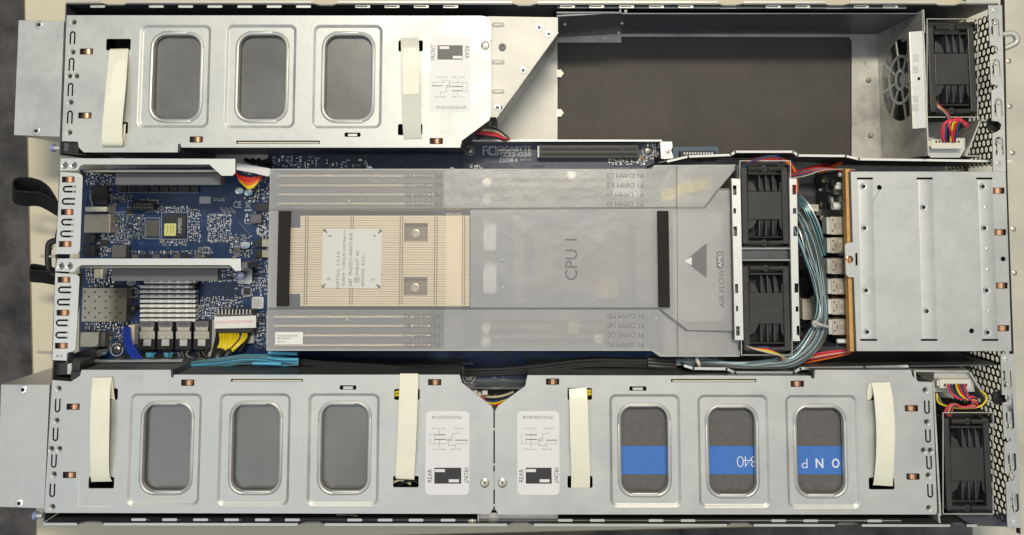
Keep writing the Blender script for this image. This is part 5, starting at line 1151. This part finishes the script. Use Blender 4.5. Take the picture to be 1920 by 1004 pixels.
wires('power_cable', 'red, cream and blue wires in the gap where the two lower cages meet', 'cable', [([(888, 740 + 1.5 * i, -24), (905, 743 + 3 * i, -20), (925, 745 + 4 * i, -18), (945, 742 + 3 * i, -18), (962, 736 + 2 * i, -24)], 1.1, ('wire_cream', 'wire_black', 'wire_navy', 'wire_yellow', 'wire_red', 'wire_black')[i]) for i in range(6)] + [([(885, 738, -20), (900, 746, -18), (915, 760, -20)], 2.0, 'wire_pink')], 920, 745)
m_ = MB('white_plastic'); m_.box(884, 734, 895, 740, -14, 5); m_.box(896, 737, 902, 743, -15, 5); m_.box(904, 734, 914, 741, -14, 5); tag(m_.build('connector_block'), 'small cream connector in the gap between the lower cages', 'connector')
MB('galv_dark')
wires('power_cable', 'orange and red wires bending round the upper middle fan', 'cable', [([(1400, 305 - i, -30), (1430, 300 - i * 1.5, -24), (1460, 299 - i, -24), (1482, 308 + i, -26), (1490 + i * 1.5, 330, -30), (1491 + i * 1.5, 360, -40)], 1.5, ('wire_red', 'wire_orange', 'wire_orange')[i]) for i in range(3)] + [([(1396, 314, -6), (1410, 303, -2), (1440, 294, 0), (1462, 296, -2), (1466, 308, -8)], .9, 'wire_navy')], 1450, 305)
wires('power_cable', 'thin cream, blue and red wires reaching the top of the orange edged board', 'cable', [([(1480, 335 - 2 * i, -30), (1510, 330 - 3 * i, -22), (1545, 319 - i, -18), (1590, 318 + i, -16), (1604, 319, -20)], .5, ('wire_cream', 'wire_navy', 'wire_pink', 'wire_teal', 'wire_red')[i]) for i in range(5)], 1545, 322)
wires('power_cable', 'red wires along the partition behind the thin cream wires', 'cable', [([(1498 + i * 8, 324, -50), (1520 + i * 8, 314, -46), (1545 + i * 7, 310 - i, -46)], 1.2, random.choice(('wire_red', 'wire_red', 'wire_orange', 'wire_black'))) for i in range(6)], 1520, 314)
wires('power_cable', 'pink and red wires below the lowest backplane socket', 'cable', [([(1500, 672 + i * 2, -34), (1530, 664 + i * 2.5, -28), (1565, 659 + i * 2, -24), (1592, 657 + i, -22), (1600, 652, -26)], 1.0, ('wire_pink', 'wire_red', 'wire_cream', 'wire_pink', 'wire_black', 'wire_orange')[i]) for i in range(6)], 1550, 665)
wires('fan_cable', 'yellow, red and blue leads crossing the foot of the lower middle fan', 'cable', [([(1399, 646 + i * .6, -4), (1412, 652 + i * .5, -1), (1440, 652 + i * 3, 0), (1458 + i * 2, 664 + i, -3), (1462 + i * 3.5, 675, -10)], .9, ('wire_cream', 'wire_yellow', 'wire_red', 'wire_navy')[3 - i] if i else 'wire_navy') for i in range(4)], 1440, 660)
wires('signal_cable', 'black ribbon of wires from the board corner to the small teal board', 'cable', [([(1228, 296 + i * 1.5, -58), (1245, 300 + i * 1.2, -50), (1270, 298 + i * 1.4, -46), (1300, 294 + i * 1.8, -44)], .9, 'wire_black') for i in range(8)], 1265, 300)
wires('signal_cable', 'thin blue and grey wires curling at the top left of the board', 'cable', [([(163, 388, PH + 6), (163, 370, PH + 16), (170, 350, PH + 20), (186, 336, PH + 16)], .7, 'wire_navy'), ([(174, 388, PH + 6), (170, 372, PH + 14), (169, 358, PH + 14)], .6, 'grey_plastic')], 170, 360)
m_ = MB('grey_plastic', 'wire_cream'); m_.poly([(628, 964), (652, 968), (648, 979), (638, 977)], -20, 3)
t = thing('power_plug', 'clear plug with yellow wires poking out below the lower left cage', 'plug', 660, 972, -40); MB('grey_plastic').poly([(630, 964), (656, 966), (650, 979), (640, 976)], -18, 4).build('housing', t, bev=.4)
for i in range(6): MB('wire_yellow' if i % 2 else 'wire_cream').tube([P(652, 966 + i * 1.6, -20), P(668, 968 + i * 1.6, -16), P(680, 974 - i * .6, -18), P(694, 966 + i * 1.4, -22)], .8, seg=6).build('wire', t)

# ------------------------------------------------------------------ bits outside the rear
def vband(name, label, path, top, bot, dy):
    m_ = MB('velcro'); lo = [[P(x, y, top), P(x, y + dy, bot), P(x + .8, y + dy, bot), P(x + .8, y, top)] for x, y in path]
    # smooth path
    S = []
    pts = [Vector((x, y, 0)) for x, y in path]; q = [pts[0]] + pts + [pts[-1]]
    for i in range(1, len(q) - 2):
        a, b, c, d = q[i-1], q[i], q[i+1], q[i+2]
        for k in range(6):
            t = k / 6; S.append(0.5 * ((2*b) + (c-a)*t + (2*a-5*b+4*c-d)*t*t + (3*b-a-3*c+d)*t**3))
    S.append(pts[-1]); loops = []
    for i, p in enumerate(S):
        d = (S[min(i+1, len(S)-1)] - S[max(i-1, 0)]).normalized(); n = Vector((-d.y, d.x, 0)) * 1.2
        j = random.uniform(-.5, .5); loops.append([P(p.x + n.x, p.y + n.y + j, top), P(p.x - n.x, p.y - n.y + j, top), P(p.x - n.x, p.y - n.y + dy, bot), P(p.x + n.x, p.y + n.y + dy, bot)])
    m_.loft(loops, None, False); o = m_.build(name); tag(o, label, 'strap'); return o
vband('hook_and_loop_strap', 'large black fabric loop sticking out beside the upper riser bracket', [(108, 378), (92, 352), (72, 338), (48, 333), (30, 335), (24, 345), (28, 356), (48, 361), (75, 362), (108, 380)], -8, -30, 25)
vband('hook_and_loop_strap', 'small black fabric loop below the bent black handle', [(103, 503), (88, 500), (62, 496), (57, 500), (59, 506), (80, 508), (103, 512)], -20, -40, 22)
m_ = MB('black_plastic'); m_.tube([P(110, 452, -20), P(98, 453, -20), P(91, 462, -20), P(91, 500, -22), P(97, 512, -24), P(108, 515, -24)], 2.6, seg=12); tag(m_.build('rear_handle'), 'bent black rod handle at the rear between the two riser brackets', 'handle')

for o in list(sc.objects):
    if o.type == 'MESH' and o.parent is None and 'label' not in o and 'kind' not in o: print('UNTAGGED', o.name)
print('objects', len(sc.objects), 'free', len(OCC), 'smd', len(SM))
